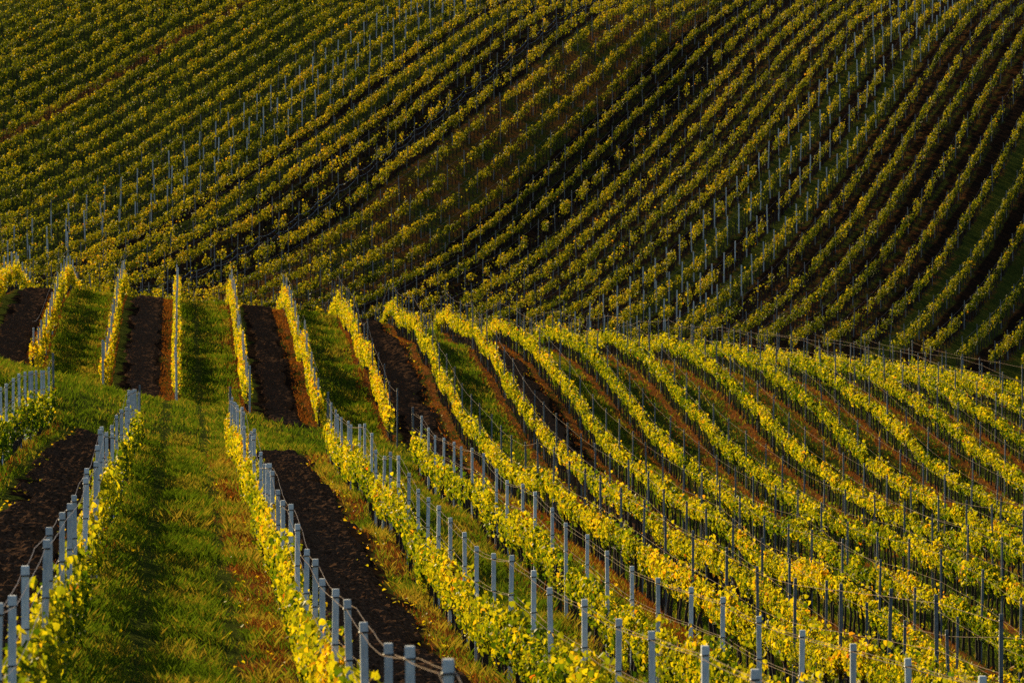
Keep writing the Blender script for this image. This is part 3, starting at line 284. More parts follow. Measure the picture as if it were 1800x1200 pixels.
# ------------------------------------------------------------------ ground sheet
xs = np.concatenate([[-4000, -1500, -600, -250, -120, -70], np.arange(-45, 100.1, .35), [125, 180, 300, 700, 1600, 4000]])
ys = np.concatenate([[-3000, -900, -300, -100, -30, 0, 15], np.arange(26, YV, .7), np.arange(YV, 642, 1.0), [660, 700, 800, 1100, 2000, 6000]])
GXm, GYm = np.meshgrid(xs, ys)
def strip_attrs(x, y):
    """soil / dry weights: what grows or is tilled between which rows, with sun glow painted into one far stretch"""
    soil = np.zeros_like(x); dry = np.zeros_like(x)
    wob = (noise2(x, y, .8, 1.6, 3)-.5)*.6+(noise2(x, y, .35, .5, 4)-.5)*.35
    near = y < 226-6*smooth(-6, 9, x)
    xx = x+wob
    def band(a, b, soft=.18): return smooth(a-soft, a+soft, xx)*(1-smooth(b-soft, b+soft, xx))
    nend = 1-smooth(194, 199, y+wob*3+1)
    s = (band(-3.7, -2.0)+band(2.3, 4.3))*nend
    mstart = smooth(240, 244, y+wob*4+np.clip(9.2-x, -4, 1)*0)
    ms = 0
    for k in (0, 2, 4):
        ms = ms+band(MX(k-1)+.55+.05, MX(k)-.6)*mstart
    ms = ms+band(MX(5)+.55, MX(6)-.55)*smooth(205, 212, y+wob*3)
    ms = ms+band(MX(7)+.55, MX(8)-.5)*smooth(150, 190, y+wob*3)
    d = 0
    for k, xr in NROW.items():
        d = d+band(xr-.75, xr+.25, .3)*(y > NSPAN[k][0])*nend*{0: .3, 1: .35, 2: .85, 3: .6, 4: .5}[k]
    for k in range(-1, 18):
        a, b = MSPAN[k]
        wl = .40 if k <= 9 else .48
        d = d+band(MX(k)-wl, MX(k)+.08, .2)*smooth(a-3, a, y)*(.95 if k > 3 else .7)
    d = d+band(10.6, 12.1, .3)*smooth(70, 90, y)*(1-smooth(195, 203, y))*1.0
    hs = np.clip(s+ms, 0, 1); hd = np.clip(d, 0, 1)*(.55+.9*noise2(x, y, 1.2, 4, 9)).clip(0, 1)
    # far slope
    kf = far_k(x, y)+wob*.35
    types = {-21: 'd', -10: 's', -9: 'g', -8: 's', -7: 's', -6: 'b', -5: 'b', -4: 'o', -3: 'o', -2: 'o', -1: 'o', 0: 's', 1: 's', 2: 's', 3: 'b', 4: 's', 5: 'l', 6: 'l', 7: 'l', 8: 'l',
             9: 'g', 10: 's', 11: 'g', 12: 's', 13: 's', 14: 'e', 15: 's', 16: 'e', 17: 's', 18: 'g', 19: 's', 20: 'g', 21: 's', 22: 'g', 23: 's'}
    fi = np.floor(kf).astype(int); fr = kf-fi
    fs = np.zeros_like(x); fd = np.zeros_like(x)
    for k, t in types.items():
        mk = fi == k
        if t in 'sb': fs[mk] = 1
        if t == 'l': fs[mk] = .8; fd[mk] = .22
        if t == 'd': fd[mk] = .60; fs[mk] = .3
        if t == 'o': fd[mk] = .50  # dry sandy strips, weighted up to paint in sun glow the slope barely gets
        if t == 'e': fd[mk] = .36; fs[mk] = .75
    under = smooth(.30, .12, np.minimum(fr, 1-fr))
    near_row_dry = np.where((kf > 11.5), .4, np.where(kf > -4.6, .35, .12))
    edge = np.minimum(fr, 1-fr)
    fs = np.where(edge < .16, fs*.55, fs)
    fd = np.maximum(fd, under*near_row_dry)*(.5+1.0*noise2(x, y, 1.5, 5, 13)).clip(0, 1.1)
    fw = smooth(YV-6, YV+3, y)
    return np.clip(hs*(1-fw)+fs*fw, 0, 1), np.clip(hd*(1-fw)+fd*fw, 0, 1)
def clod(x, y):
    return .05*(noise2(x, y, .35, .45, 21)-.5)+.035*(noise2(x, y, .16, .2, 22)-.5)
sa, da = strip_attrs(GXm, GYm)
Gz = ground(GXm, GYm)+.05*(noise2(GXm, GYm, 1.4, 1.8, 5)-.5)
nxg, nyg = len(xs), len(ys)
ii = np.arange(nyg*nxg).reshape(nyg, nxg)
q = np.stack([ii[:-1, :-1], ii[:-1, 1:], ii[1:, 1:], ii[1:, :-1]], -1).reshape(-1, 4)
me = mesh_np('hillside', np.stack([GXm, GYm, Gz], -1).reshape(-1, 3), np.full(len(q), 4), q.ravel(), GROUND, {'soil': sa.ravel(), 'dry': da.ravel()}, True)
tag(link('hillside', me), kind='structure')
# tilled strips, clods in relief, lying on the sheet
def soil_strip(xa, xb, ya, yb, st=.07, sy=.10):
    X = np.arange(xa, xb, st); Y = np.arange(ya, yb, sy); X, Y = np.meshgrid(X, Y)
    tt = (X-xa)/(xb-xa); sd0 = int(abs(xa*31)) % 89
    ea = xa+.55*(noise2(Y*0, Y, 1, 2.6, 60+sd0)-.35)+.25*(noise2(Y*0, Y, 1, .7, 61+sd0)-.5); eb = xb+.55*(noise2(Y*0, Y, 1, 2.9, 62+sd0)-.65)+.25*(noise2(Y*0, Y, 1, .8, 63+sd0)-.5)
    X = ea+tt*(eb-ea); e = np.minimum(X-ea, eb-X)
    ed = .22*noise2(X, Y, .5, .8, 33)
    up = smooth(0+ed, .25+ed, e)*smooth(0, 1.2, Y-ya)*smooth(0, 1.2, yb-Y)
    n = .05*noise2(X, Y, .45, .40, 21)+.17*np.maximum(noise2(X, Y, .19, .19, 22)-.35, 0)+.06*noise2(X, Y, .13, .13, 25)+.05*noise2(X, Y, .08, .1, 24)+.05*noise2(X, Y, .9, 1.3, 23)
    zz = ground(X, Y)+.05*(noise2(X, Y, 1.4, 1.8, 5)-.5)-.10+up*(.06+n)
    r, c = X.shape; i2 = np.arange(r*c).reshape(r, c)
    f = np.stack([i2[:-1, :-1], i2[:-1, 1:], i2[1:, 1:], i2[1:, :-1]], -1).reshape(-1, 4)
    m2 = mesh_np('soil_strip', np.stack([X, Y, zz], -1).reshape(-1, 3), np.full(len(f), 4), f.ravel(), SOIL, None, False)
    tag(link('soil_strip', m2), kind='structure')
soil_strip(-3.85, -1.95, 60, 196); soil_strip(2.15, 4.35, 52, 196)
for k in (0, 2, 4): soil_strip(MX(k-1)+.5, MX(k)-.55, 243, 340, .14, .25)
soil_strip(MX(5)+.5, MX(6)-.55, 209, 340, .14, .25); soil_strip(MX(7)+.5, MX(8)-.55, 188, 340, .14, .25)
# ------------------------------------------------------------------ leaves
def leaf_mesh(name, P, Nrm, size, tint, mat, detailed):
    n = len(P)
    Nrm = Nrm/np.linalg.norm(Nrm, axis=1, keepdims=True)
    ref = np.tile(np.array([0, 0, -1.0]), (n, 1))+rng.normal(0, .45, (n, 3))
    T = ref-(ref*Nrm).sum(1, keepdims=True)*Nrm; T /= np.linalg.norm(T, axis=1, keepdims=True)+1e-9
    B = np.cross(Nrm, T)
    s = size[:, None]
    if detailed:   # six points, folded along the midrib, lobed outline
        fold = rng.uniform(.05, .3, (n, 1))*s
        V = np.stack([P-.42*s*T, P-.30*s*T+.48*s*B+fold*Nrm, P+.22*s*T+.44*s*B+fold*.7*Nrm, P+.62*s*T-.1*s*Nrm,
                      P+.22*s*T-.44*s*B+fold*.7*Nrm, P-.30*s*T-.48*s*B+fold*Nrm], 1).reshape(-1, 3)
        b = (np.arange(n)*6)[:, None]
        f = np.concatenate([b+np.array([[0, 1, 2, 3]]), b+np.array([[0, 3, 4, 5]])], 1).reshape(-1)
        return mesh_np(name, V, np.full(2*n, 4), f, mat, {'tint': np.repeat(tint, 6)})
    V = np.stack([P-.5*s*T, P+.48*s*B+.1*s*Nrm, P+.6*s*T, P-.48*s*B+.1*s*Nrm], 1).reshape(-1, 3)
    return mesh_np(name, V, np.full(n, 4), np.arange(4*n), mat, {'tint': np.repeat(tint, 4)})
def canopy(fx, s0, s1, per_m, hb, ht, wid, lsize, tint0, seed, patch=0.0, detailed=False, droop=.5, clump=1.0, step=1.15):
    """scatter leaves through a hedge's volume; fx(s) gives x, y and the across-row unit vector"""
    Ln = s1-s0; n = int(Ln*per_m)
    s = rng.uniform(s0, s1, n)
    plant = np.floor(s/step)
    ph = np.random.default_rng(seed).random((5, 20000))
    pi = (plant.astype(int)+3000) % 20000
    vig = ph[0, pi]                                   # vigour of each vine
    keep = rng.random(n) < np.clip(.25+.95*noise1(s, 1.7, seed+1)+.5*(noise1(s, .33, seed+11)-.5)-patch*(vig < patch*.75)*1.6-.25*np.cos((s/step-plant-.5)*2*np.pi+np.pi)*.6*clump-.35*(noise1(s, 9.0, seed+13) < .18), 0.03, 1)
    s = s[keep]; n = len(s); pi = pi[keep]; vig = vig[keep]
    top = ht+.34*(noise1(s, .9, seed+2)-.5)+.30*(noise1(s, .27, seed+3)-.5)+.30*(vig-.5)
    bot = hb+.35*(noise1(s, .8, seed+4)-.5)-droop*np.clip(noise1(s, 1.1, seed+5)-.58, 0, 1)*2.4
    bot = np.maximum(bot, .12)
    t = rng.beta(1.25, 1.0, n); h = bot+(top-bot)*t
    shoot = rng.random(n) < .03; h = np.where(shoot, top+rng.random(n)*.28, h)
    # cross-section: rounded, thicker in the upper middle
    prof = np.sqrt(np.clip(1-(2*np.clip(t, 0, 1)-1.05)**2*.75, .12, 1))
    w = wid*prof*(.75+.5*noise1(s, .6, seed+6))
    a = rng.uniform(-1, 1, n); a = np.sign(a)*np.abs(a)**.55
    lat = a*w+(noise1(s, 2.2, seed+7)-.5)*.12
    x, y, ax, ay = fx(s)
    px = x+lat*ax; py = y+lat*ay; pz = ground(px, py)+h
    P = np.stack([px, py, pz], 1)
    out = np.sign(a)*(.35+.65*np.abs(a))
    up = (t-.35)*1.1
    N = np.stack([out*ax, out*ay, up], 1)+rng.normal(0, .62, (n, 3))
    hole = noise2(s, h, .30, .24, seed % 97+200) < .38+.12*(1-t); size = lsize*rng.uniform(.6, 1.25, n)*np.where(hole, .45, 1.0)
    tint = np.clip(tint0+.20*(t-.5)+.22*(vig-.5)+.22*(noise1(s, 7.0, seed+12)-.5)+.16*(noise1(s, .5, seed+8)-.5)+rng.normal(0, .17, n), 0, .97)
    red = rng.random(n) < .006+.05*(noise1(s, 2.5, seed+9) > .86)
    tint = np.where(red, rng.uniform(.88, 1, n), tint)
    return P, N, size, tint
def straight(xr):
    return lambda s: (np.full_like(s, xr), s, np.full_like(s, 1.0), np.zeros_like(s))
def farline(k):
    def f(s):
        x, y = far_xy(k, s)
        return x, y, np.full_like(s, math.sin(TH)), np.full_like(s, -math.cos(TH))
    return f
# ------------------------------------------------------------------ vine trunks, posts, wires
def tube(path, rad, sides=6, cap=True):
    path = np.asarray(path, float); n = len(path); rad = np.broadcast_to(rad, (n,))
    V = []
    for i in range(n):
        d = path[min(i+1, n-1)]-path[max(i-1, 0)]; d /= np.linalg.norm(d)
        a = np.cross(d, [0, 0, 1.0] if abs(d[2]) < .8 else [1.0, 0, 0]); a /= np.linalg.norm(a); b = np.cross(d, a)
        for j in range(sides):
            w = 2*math.pi*j/sides; V.append(path[i]+rad[i]*(math.cos(w)*a+math.sin(w)*b))
    F = []; cnt = []
    for i in range(n-1):
        for j in range(sides):
            F += [i*sides+j, i*sides+(j+1) % sides, (i+1)*sides+(j+1) % sides, (i+1)*sides+j]; cnt.append(4)
    if cap:
        F += list(range(sides))[::-1]; cnt.append(sides); F += list(range((n-1)*sides, n*sides)); cnt.append(sides)
    return np.array(V), np.array(cnt), np.array(F)
def join(parts):
    V = []; C = []; F = []; M = []; o = 0
    for (v, c, f), m in parts:
        V.append(v); C.append(c); F.append(f+o); M.append(np.full(len(c), m)); o += len(v)
    return np.concatenate(V), np.concatenate(C), np.concatenate(F), np.concatenate(M)
def trunk_geo(i, h=.95, r=.034, sides=6):
    rr = random.Random(i)
    pts = []; x = y = 0
    for j in range(6):
        t = j/5
        pts.append((x, y, -.12+t*(h+.12))); x += rr.uniform(-.035, .035); y += rr.uniform(-.05, .05)
    parts = [(tube(pts, [r*1.25, r*1.1, r*.95, r*.85, r*.9, r*.7], sides), 0)]
    tx, ty, tz = pts[-2]
    for sg in (-1, 1):                                   # the two arms bent along the wire
        parts.append((tube([(tx, ty, tz-.03), (tx+rr.uniform(-.03, .03), ty+sg*.16, tz+.10), (tx+rr.uniform(-.04, .04), ty+sg*.5, tz+.13+rr.uniform(-.05, .05))], [r*.62, r*.5, r*.35], max(4, sides-1)), 0))
    return join(parts)
TRUNKS = []
for i in range(7):
    V, C, F, M = trunk_geo(i, .86+.03*i)
    TRUNKS.append(mesh_np('trunk', V, C, F, BARK, None, True))
def post_mesh(name, w, d, h, mat, clips=(), taper=.94, cap=True, wooden=False):
    parts = []
    if wooden:
        parts.append((tube([(0, 0, -.4), (.01, 0, h*.33), (.0, .01, h*.66), (0, 0, h)], [w*.55, w*.53, w*.5, w*.47], 8), 0))
    else:
        ch = w*.14
        def ring(z, k):
            a, b, c = w/2*k, d/2*k, ch*k
            return [(a-c, -b, z), (a, -b+c, z), (a, b-c, z), (a-c, b, z), (-a+c, b, z), (-a, b-c, z), (-a, -b+c, z), (-a+c, -b, z)]
        zs = [(-.4, 1.0), (h*.5, .5*(1+taper)), (h-.10, taper)]
        if cap: zs += [(h-.099, taper*1.13), (h-.012, taper*1.11), (h, taper*.98)]
        else: zs += [(h-.01, taper), (h, taper*.86)]
        V = np.array([p for z, k in zs for p in ring(z, k)]); F = []; C = []
        for i in range(len(zs)-1):
            for j in range(8):
                F += [i*8+j, i*8+(j+1) % 8, (i+1)*8+(j+1) % 8, (i+1)*8+j]; C.append(4)
        F += list(range((len(zs)-1)*8, len(zs)*8)); C.append(8)
        parts.append(((V, np.array(C), np.array(F)), 0))
    for z in clips:                                      # wire tied round the post
        a, b = w*.54, d*.54
        loop = [(a, -b, z), (a, b, z+.004), (-a, b, z), (-a, -b, z-.004), (a*.9, -b*1.02, z)]
        parts.append((tube(loop, .0075, 4), 1))
    V, C, F, M = join(parts)
    return mesh_np(name, V, C, F, [mat, CLIP], None, False, M)
POST_N = post_mesh('post', .072, .072, 2.02, CONCRETE, (1.93, 1.42, .9))
POST_M = post_mesh('post', .060, .060, 2.55, STEEL, (2.45, 1.6), 1.0, False)
POST_W = post_mesh('end_post', .115, .115, 2.45, WOOD, (2.25, 1.5), wooden=True)
POST_D = post_mesh('end_post', .075, .075, 2.15, STEEL, (1.9,), .95, False)
POST_FP = post_mesh('post', .085, .085, 2.15, FARPALE, (), .96, False)
POST_FD = post_mesh('post', .06, .06, 2.0, FARDIM, (), .96, False)
def wire_mesh(xr, ypos, hts, off, r, seed, sag=.012):
    rr = random.Random(seed); out = []
    for hgt in hts:
        for sg in off:
            path = []
            for a, b in zip(ypos[:-1], ypos[1:]):
                za, zb = float(ground(xr, a)), float(ground(xr, b)); g = sag*rr.uniform(.4, 1.6)
                for t in (0, .25, .5, .75):
                    path.append((xr+sg+rr.uniform(-.006, .006), a+(b-a)*t, za+(zb-za)*t+hgt-g*4*t*(1-t)))
            b = ypos[-1]; path.append((xr+sg, b, float(ground(xr, b))+hgt))
            out.append((path, r))
    return out
ORD = ['', 'first', 'second', 'third', 'fourth', 'fifth', 'sixth', 'seventh', 'eighth', 'ninth', 'tenth', 'eleventh', 'twelfth', 'thirteenth', 'fourteenth', 'fifteenth', 'sixteenth', 'seventeenth', 'eighteenth']
def visible_rows(xr, ylist, m=40):
    y = np.asarray(ylist); z = ground(np.full_like(y, xr), y)
    return y[in_view(np.full_like(y, xr), y, z+1.0, m)]
def build_near(xr, span, plabel, tlabel, hb, ht, wid, tint, seed, pmesh, spacing, hts, pairoff, wr, end=None, jitter=.5, pstart=None, group=None, dens=1.0):
    ya, yb = span
    # trellis: posts and wires
    yps = []
    y = yb-.15 if pstart is None else pstart
    while y > ya-6:
        yps.append(y); y -= spacing*rng.uniform(.9, 1.1)
    while pstart is not None and yps[0] < yb-3: yps.insert(0, yps[0]+spacing*rng.uniform(.9, 1.1))
    yps = np.array(yps)
    tr = link('post_trellis', None, None, (xr, float(yps.min()), float(ground(xr, float(yps.min())))))
    tag(tr, tlabel, 'trellis', 'post and wire trellises of the '+group)
    off = np.array(tr.location)
    for i, yy in enumerate(yps):
        zz = float(ground(xr, yy))
        if not in_view(np.array([xr]), np.array([yy]), np.array([zz+1.2]), 160)[0]: continue
        last = (i == 0 and end is not None)
        pm = end if last else pmesh
        o = link(pm.name.split('.')[0], pm, tr, (float(rng.uniform(-.04, .04)), float(yy-off[1]), float(zz-off[2])), float(rng.uniform(-.08, .08)))
        o.rotation_euler[0] = float(rng.normal(0, .012)); o.rotation_euler[1] = float(rng.normal(0, .012))
    vis = visible_rows(xr, yps, 400)
    if len(vis) > 1:
        for path, r in wire_mesh(xr, sorted(vis), hts, pairoff, wr, seed):
            V, C, F = tube(path, r, 3, False)
            link('wire', mesh_np('wire', V-off, C, F, WIRE), tr)
    # hedge: foliage and trunks
    h0 = link('vine_hedge', None, None, (xr, ya, float(ground(xr, ya)))); tag(h0, plabel, 'vine row', group)
    hoff = np.array(h0.location)
    Ps = []
    yy = ya
    while yy < yb:                                       # leaf count falls with distance from the road
        b = min(yy+12, yb); mid = (yy+b)/2
        zz = ground(np.array([xr]), np.array([mid]))
        if in_view(np.array([xr]), np.array([mid]), zz+1, 500)[0] or mid > 230:
            pm = (720 if mid < 110 else 480 if mid < 170 else 300)*dens
            ls = .094 if mid < 110 else .105 if mid < 170 else .125
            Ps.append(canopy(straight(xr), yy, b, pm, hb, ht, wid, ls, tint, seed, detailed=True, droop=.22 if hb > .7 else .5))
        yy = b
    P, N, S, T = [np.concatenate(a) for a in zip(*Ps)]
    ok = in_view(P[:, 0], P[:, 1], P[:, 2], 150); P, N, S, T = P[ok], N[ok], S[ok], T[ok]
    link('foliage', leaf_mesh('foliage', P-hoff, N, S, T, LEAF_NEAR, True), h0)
    ty = np.arange(ya+.4, yb, 1.18)+rng.uniform(-.15, .15, len(np.arange(ya+.4, yb, 1.18)))
    tz = ground(np.full_like(ty, xr), ty)
    tv = in_view(np.full_like(ty, xr), ty, tz+.4, 30) & (ty < 338)
    ty = ty[tv]; tz = tz[tv]
    for i in range(min(100, len(ty))):
        o = link('trunk', TRUNKS[int(rng.integers(7))], h0, (float(rng.uniform(-.05, .05)), float(ty[i]-hoff[1]), float(tz[i]-hoff[2])), float(rng.choice([0, math.pi])+rng.normal(0, .15)))
        sc = float(rng.uniform(.85, 1.1)); o.scale = (sc*1.15, sc, sc*hb_scale(hb))
    if len(ty) > 100:
        parts = []
        for i in range(100, len(ty)):
            V, C, F, M = trunk_geo(i % 23, .95*hb_scale(hb), .032, 4); parts.append(((V+np.array([0, ty[i]-hoff[1], tz[i]-hoff[2]]), C, F), 0))
        V, C, F, M = join(parts); tag(link('trunk', mesh_np('trunk', V, C, F, BARK, None, True), h0), kind='stuff')
def hb_scale(hb): return .78+.35*hb
NL = {0: ('short green vine hedge behind pale posts at the left edge, beside dark soil', 'pale posts of the short hedge at the left edge of the grass track'),
      1: ('leafy vine hedge along the left side of the broad grass strip in front', 'pale post trellis between the broad grass strip and the soil on its left'),
      2: ('bright yellow vine hedge between the broad grass strip and the black soil strip in front', 'pale post trellis between the broad grass strip and the front black soil strip'),
      3: ('vine hedge bordering the right side of the front black soil strip', 'pale post trellis on the right side of the front black soil strip'),
      4: ('vine hedge second right of the front black soil strip, before a red dry strip', 'pale post trellis standing second right of the front black soil strip')}
PST = {1: 54.0, 2: 56.2, 3: 111.0, 4: 107.5, 0: None}
for k in range(5):
    build_near(NROW[k], NSPAN[k], NL[k][0], NL[k][1], .48, 1.06, .15, .48 if k > 2 else .55 if k == 2 else .44 if k else .30, 100+k*17, POST_N, 5.05 if k < 4 else 5.6, (1.93, 1.42), (-.055, .055), .0038, POST_D, pstart=PST[k], group='front vineyard block', dens={0: .55, 1: .5, 2: .85, 3: .75, 4: .75}[k])
ML = {-1: 'dark rounded vine hedge at the left edge on the hump', 17: 'short vine hedge last at the right end of the hump crest'}
for k in range(-1, 18):
    if k == -1: lab = ML[-1]; tl = 'grey posts over the dark rounded hedge at the left edge of the hump'
    elif k <= 5:
        lab = f'bright yellow vine hedge climbing the hump, {ORD[k+1]} from the left with a wooden end post'
        tl = f'trellis with brown wooden end post climbing the hump, {ORD[k+1]} from the left'
    else:
        lab = f'golden vine hedge curving over the hump, {ORD[k-5]} right of those with wooden end posts'
        tl = f'slim dark trellis curving over the hump, {ORD[k-5]} right of those with wooden end posts'
    build_near(MX(k), MSPAN[k], lab, tl,   .80 if k > 5 else .45, 1.28 if k > 5 else 1.26, .15 if k > 5 else .17, .64 if k <= 5 else .54 if k <= 8 else .47, 300+k*13, POST_M if k > 5 else POST_FP if k < 5 else POST_M, 7.5, (2.42, 1.65), (-.03,), .0045, POST_W if 0 <= k <= 5 else None, group='hump vineyard block')
# ------------------------------------------------------------------ far slope
def far_names(k):
    if k <= -13: return f'{ORD[-12-k]} uphill of the left pale-posted rows'
    if k <= -10: return f'{ORD[k+13]} of three among left pale posts'
    if k <= -6: return f'{ORD[k+10]} downhill of the left pale-posted rows'
    if k == -5: return 'sparse remnant along the bare trellis on black soil'
    if k <= -1: return f'{ORD[k+5]} below the bare trellis, over sunlit brown soil'
    if k <= 3: return f'{ORD[k+1]} below the sunlit brown soil, on black earth'
    if k <= 8: return f'{ORD[9-k]} left of the right pale-posted rows'
    if k <= 12: return f'{ORD[k-8]} of four among right pale posts'
    return f'{ORD[k-12]} right of the right pale-posted rows'
for k in range(-30, 24):
    yy = np.arange(YV, 640, .5); xx, _ = far_xy(k, yy); zz = ground(xx, yy)
    ok = in_view(xx, yy, zz+1.2, 130)
    if ok.sum() < 12: continue
    ya, yb = float(yy[ok].min()), float(yy[ok].max())
    look = 'green' if k < -9 else 'yellow-green' if k < 0 else 'dark green'
    patch = .93 if k == -5 else .75 if k in (3,) else .55 if 9 <= k <= 11 else .35 if k in (-4, -3, -2, 12) else .18
    if True:
        xa, _ = far_xy(k, ya)
        h0 = link('vine_hedge', None, None, (float(xa), ya, float(ground(xa, ya)))); hoff = np.array(h0.location)
        tag(h0, f'{look} far slope vine hedge, {far_names(k)}', 'vine row', 'vine hedges on the far slope')
        tint = .50 if -9 <= k <= -6 else .44 if k < -9 else .48 if k < 0 else .40 if k in (0, 1, 2, 3) else .44 if k < 13 else .36
        if k < -13: tint -= .07
        th = 1.2 if k in (0, 1, 2) else 1.28 if k < -9 else 1.38
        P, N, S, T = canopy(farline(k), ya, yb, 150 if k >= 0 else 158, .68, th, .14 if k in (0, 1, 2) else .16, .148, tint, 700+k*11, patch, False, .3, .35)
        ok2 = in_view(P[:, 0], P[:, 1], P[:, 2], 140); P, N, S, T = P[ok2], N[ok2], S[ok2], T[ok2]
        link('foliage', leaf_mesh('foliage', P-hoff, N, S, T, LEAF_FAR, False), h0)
        ty = np.arange(ya, yb, 1.1); tx, _ = far_xy(k, ty); tz = ground(tx, ty); parts = []
        for i in range(len(ty)):
            if not in_view(tx[i], ty[i], tz[i]+.4, 20): continue
            x, y, z = float(tx[i])-hoff[0], float(ty[i])-hoff[1], float(tz[i])-hoff[2]; a = random.uniform(-.05, .05)
            parts.append((tube([(x, y, z-.1), (x+a, y+random.uniform(-.05, .05), z+.5), (x+random.uniform(-.05, .05), y, z+1.0)], [.042, .036, .03], 4, False), 0))
        if parts:
            V, C, F, M = join(parts); tag(link('trunk', mesh_np('trunk', V, C, F, BARK), h0), kind='stuff')
    if k >= -13:
        pale = -12 <= k <= -10 or 9 <= k <= 12
        pm = POST_FP if pale else POST_FD
        stp = 4.1*DY if pale else 5.3
        xa, _ = far_xy(k, ya)
        tr = link('post_trellis', None, None, (float(xa), ya, float(ground(xa, ya))))
        lab = 'nearly bare post and wire trellis crossing the black soil on far slope' if k == -5 else f'{"pale" if pale else "dim grey"} far slope post trellis, {far_names(k)}'
        tag(tr, lab, 'trellis', 'trellises on the far slope')
        py = ya+rng.uniform(0, 3); lst = []
        while py < yb:
            px, _ = far_xy(k, py); pz = float(ground(px, py))
            if in_view(px, py, pz+1, 60):
                o = link('post', pm, tr, (float(px-tr.location[0]), float(py-tr.location[1]), pz-tr.location[2]), TH-math.pi/2)
                o.rotation_euler[0] = float(rng.normal(0, .02)); o.rotation_euler[1] = float(rng.normal(0, .02))
                lst.append((float(px), py, pz))
            py += stp*rng.uniform(.93, 1.07)
        if len(lst) > 1:
            hgts = (1.0, .55) if k == -5 else (1.75,)
            for hw in hgts:
                path = []
                for (a, b, c), (d, e, f) in zip(lst[:-1], lst[1:]):
                    for t in (0, .25, .5, .75): path.append((a+(d-a)*t, b+(e-b)*t, c+(f-c)*t+hw-(.25 if k == -5 else .05)*4*t*(1-t)))
                V, C, F = tube(path, .012 if k == -5 else .006, 3, False)
                link('wire', mesh_np('wire', V-np.array(tr.location), C, F, FARPALE if k == -5 else WIRE), tr)
# ------------------------------------------------------------------ grass blades
def blades(name, X, Y, hgt, wid, tint, mat):
    n = len(X); Zg = ground(X, Y)+.05*(noise2(X, Y, 1.4, 1.8, 5)-.5)-.01
    a = rng.uniform(0, 2*np.pi, n); lean = rng.normal(0, .45, (n, 2))*hgt[:, None]
    dx, dy = np.cos(a)*wid, np.sin(a)*wid
    V = np.stack([np.stack([X-dx, Y-dy, Zg], 1), np.stack([X+dx, Y+dy, Zg], 1), np.stack([X+lean[:, 0]*.45+dx*.7, Y+lean[:, 1]*.45+dy*.7, Zg+hgt*.6], 1), np.stack([X+lean[:, 0], Y+lean[:, 1], Zg+hgt], 1)], 1).reshape(-1, 3)
    me = mesh_np(name, V, np.full(n, 4), np.arange(4*n), mat, {'tint': np.repeat(tint, 4)})
    return tag(link(name, me), kind='stuff')
def scatter(n, xa, xb, ya, yb, pw=1.0):
    return rng.uniform(xa, xb, n), ya+(yb-ya)*rng.random(n)**pw
GX_, GY_ = [], []
for (xa, xb, ya, yb, n) in [(-1.9, 1.7, 62, 200, 120000), (4.3, 7.9, 60, 200, 60000), (8.3, 12.0, 75, 205, 45000), (-9, -3.9, 120, 205, 15000), (-9, 9.5, 195, 245, 45000),
                            (MX(0)+.2, MX(1)-.3, 243, 335, 20000), (MX(2)+.2, MX(3)-.3, 243, 335, 20000), (MX(4)+.2, MX(5)-.3, 243, 335, 20000), (MX(6)+.2, MX(7)-.4, 100, 335, 30000), (MX(8)+.2, MX(9)-.4, 120, 335, 30000), (MX(9), 46, 140, 330, 60000)]:
    x, y = scatter(n, xa, xb, ya, yb, 1.25); GX_.append(x); GY_.append(y)
X = np.concatenate(GX_); Y = np.concatenate(GY_)
s_, d_ = strip_attrs(X, Y)
zz = ground(X, Y)
trk = np.minimum(np.abs(X+.75-.15), np.abs(X-.62-.15)); trk = smooth(.05, .30, trk+.12*(noise2(X, Y, .3, .8, 77)-.5))
keep = (s_ < .4) & (rng.random(len(X)) < .3+.7*trk) & in_view(X, Y, zz, 30) & (rng.random(len(X)) < .25+1.1*noise2(X, Y, .7, .9, 41))
X, Y, d_, trk = X[keep], Y[keep], d_[keep], trk[keep]
far_f = np.clip(Y/110, .75, 2.6)
H = (.06+.22*noise2(X, Y, .6, .8, 42)*rng.uniform(.5, 1.2, len(X)))*(1.0+.35*(noise2(X, Y, 2.3, 3, 43) > .6))*(.45+.55*trk)
W = .010*far_f*rng.uniform(.6, 1.3, len(X))
T = np.clip(.15+.65*noise2(X, Y, .9, 1.4, 44)+rng.normal(0, .15, len(X))+.35*d_, 0, 1)
isdry = (d_ > .55) & (rng.random(len(X)) < .7)
blades('grass', X[~isdry], Y[~isdry], H[~isdry], W[~isdry], np.clip(T[~isdry]+.2, 0, 1), GRASS)
xd, yd = [], []
for k, xr in NROW.items():
    x, y = scatter(3500 if k != 2 else 6000, xr-.8, xr+.3, NSPAN[k][0], NSPAN[k][1], 1.2); xd.append(x); yd.append(y)
x, y = scatter(26000, 10.5, 12.3, 80, 203, 1.2); xd.append(x); yd.append(y)
for k in range(0, 16):
    x, y = scatter(5000, MX(k)-(.8 if k < 10 else 1.25), MX(k)+.2, MSPAN[k][0], 335); xd.append(x); yd.append(y)
xd = np.concatenate(xd); yd = np.concatenate(yd); zz = ground(xd, yd); kp = in_view(xd, yd, zz, 30) & (rng.random(len(xd)) < .2+noise2(xd, yd, .6, 2, 51)); xd, yd = xd[kp], yd[kp]
XD = np.concatenate([X[isdry], xd]); YD = np.concatenate([Y[isdry], yd]); n = len(XD)
blades('dry_grass', XD, YD, .04+.10*rng.random(n), .012*np.clip(YD/110, .75, 2.4), np.clip(rng.normal(.45, .25, n), 0, 1), DRYGRASS)
lx, ly = [], []
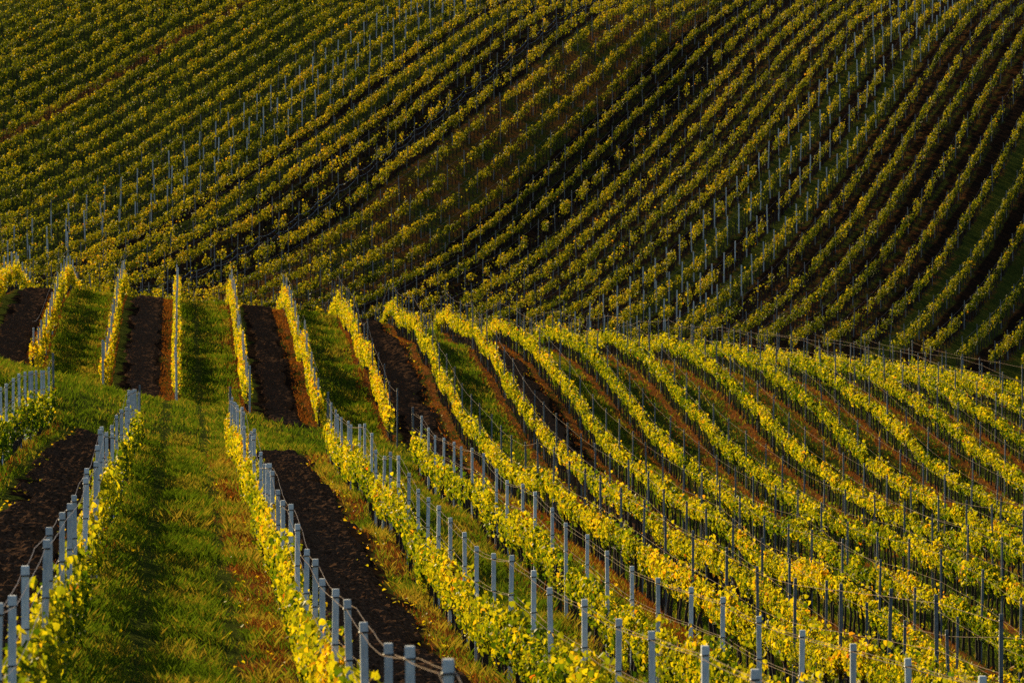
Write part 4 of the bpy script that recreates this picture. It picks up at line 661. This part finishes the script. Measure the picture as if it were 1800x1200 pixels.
for (xa, xb, ya, yb, m) in [(-3.8, -1.8, 66, 196, 500), (2.0, 4.6, 60, 196, 800), (-1.7, 1.5, 62, 190, 500), (MX(5)+.4, MX(6)-.4, 209, 330, 250), (MX(7)+.4, MX(8)-.4, 188, 330, 250)]:
    e = rng.random(m)**2*.9; sd_ = rng.random(m) < .5
    lx.append(np.where(sd_, xa+e, xb-e)); ly.append(rng.uniform(ya, yb, m))
lx = np.concatenate(lx); ly = np.concatenate(ly); n = len(lx)
LP = np.stack([lx, ly, ground(lx, ly)+.045], 1); LNn = np.stack([rng.normal(0, .35, n), rng.normal(0, .35, n), np.ones(n)], 1)
tag(link('fallen_leaves', leaf_mesh('fallen_leaves', LP, LNn, rng.uniform(.05, .10, n), rng.uniform(.6, 1, n), LEAF_NEAR, True)), kind='stuff')
# ------------------------------------------------------------------ light, sky, camera
SUN_EL, SUN_AZ = math.radians(19), math.radians(-23)             # azimuth from +Y, clockwise positive: the sun stands left and a little beyond the hill
sd = Vector((math.sin(SUN_AZ)*math.cos(SUN_EL), math.cos(SUN_AZ)*math.cos(SUN_EL), math.sin(SUN_EL)))
sl = bpy.data.lights.new('sun', 'SUN'); sl.energy = 5.0; sl.angle = math.radians(.5); sl.color = (1, .78, .43)
so = link('sun', sl); so.rotation_euler = sd.to_track_quat('Z', 'Y').to_euler()
w = bpy.data.worlds.new('World'); scene.world = w; w.use_nodes = True
nt = w.node_tree; bg = nt.nodes['Background']
sky = nt.nodes.new('ShaderNodeTexSky'); sky.sky_type = 'NISHITA'; sky.sun_disc = False; sky.sun_elevation = SUN_EL; sky.sun_rotation = SUN_AZ
nt.links.new(sky.outputs[0], bg.inputs['Color']); bg.inputs['Strength'].default_value = .065
cam = bpy.data.cameras.new('camera'); cam.lens = 200; cam.sensor_width = 36; cam.clip_start = 1; cam.clip_end = 20000
co = link('camera', cam); co.location = (0, 0, 0)
co.rotation_euler = Vector(CF).to_track_quat('-Z', 'Y').to_euler()
cam.dof.use_dof = True; cam.dof.focus_distance = 160; cam.dof.aperture_fstop = 8
scene.camera = co
scene.view_settings.view_transform = 'Standard'; scene.view_settings.look = 'None'
scene.view_settings.exposure = .78; scene.view_settings.gamma = 1
c = scene.cycles
c.max_bounces = 6; c.diffuse_bounces = 3; c.transmission_bounces = 4; c.glossy_bounces = 2; c.transparent_max_bounces = 4
c.use_denoising = False
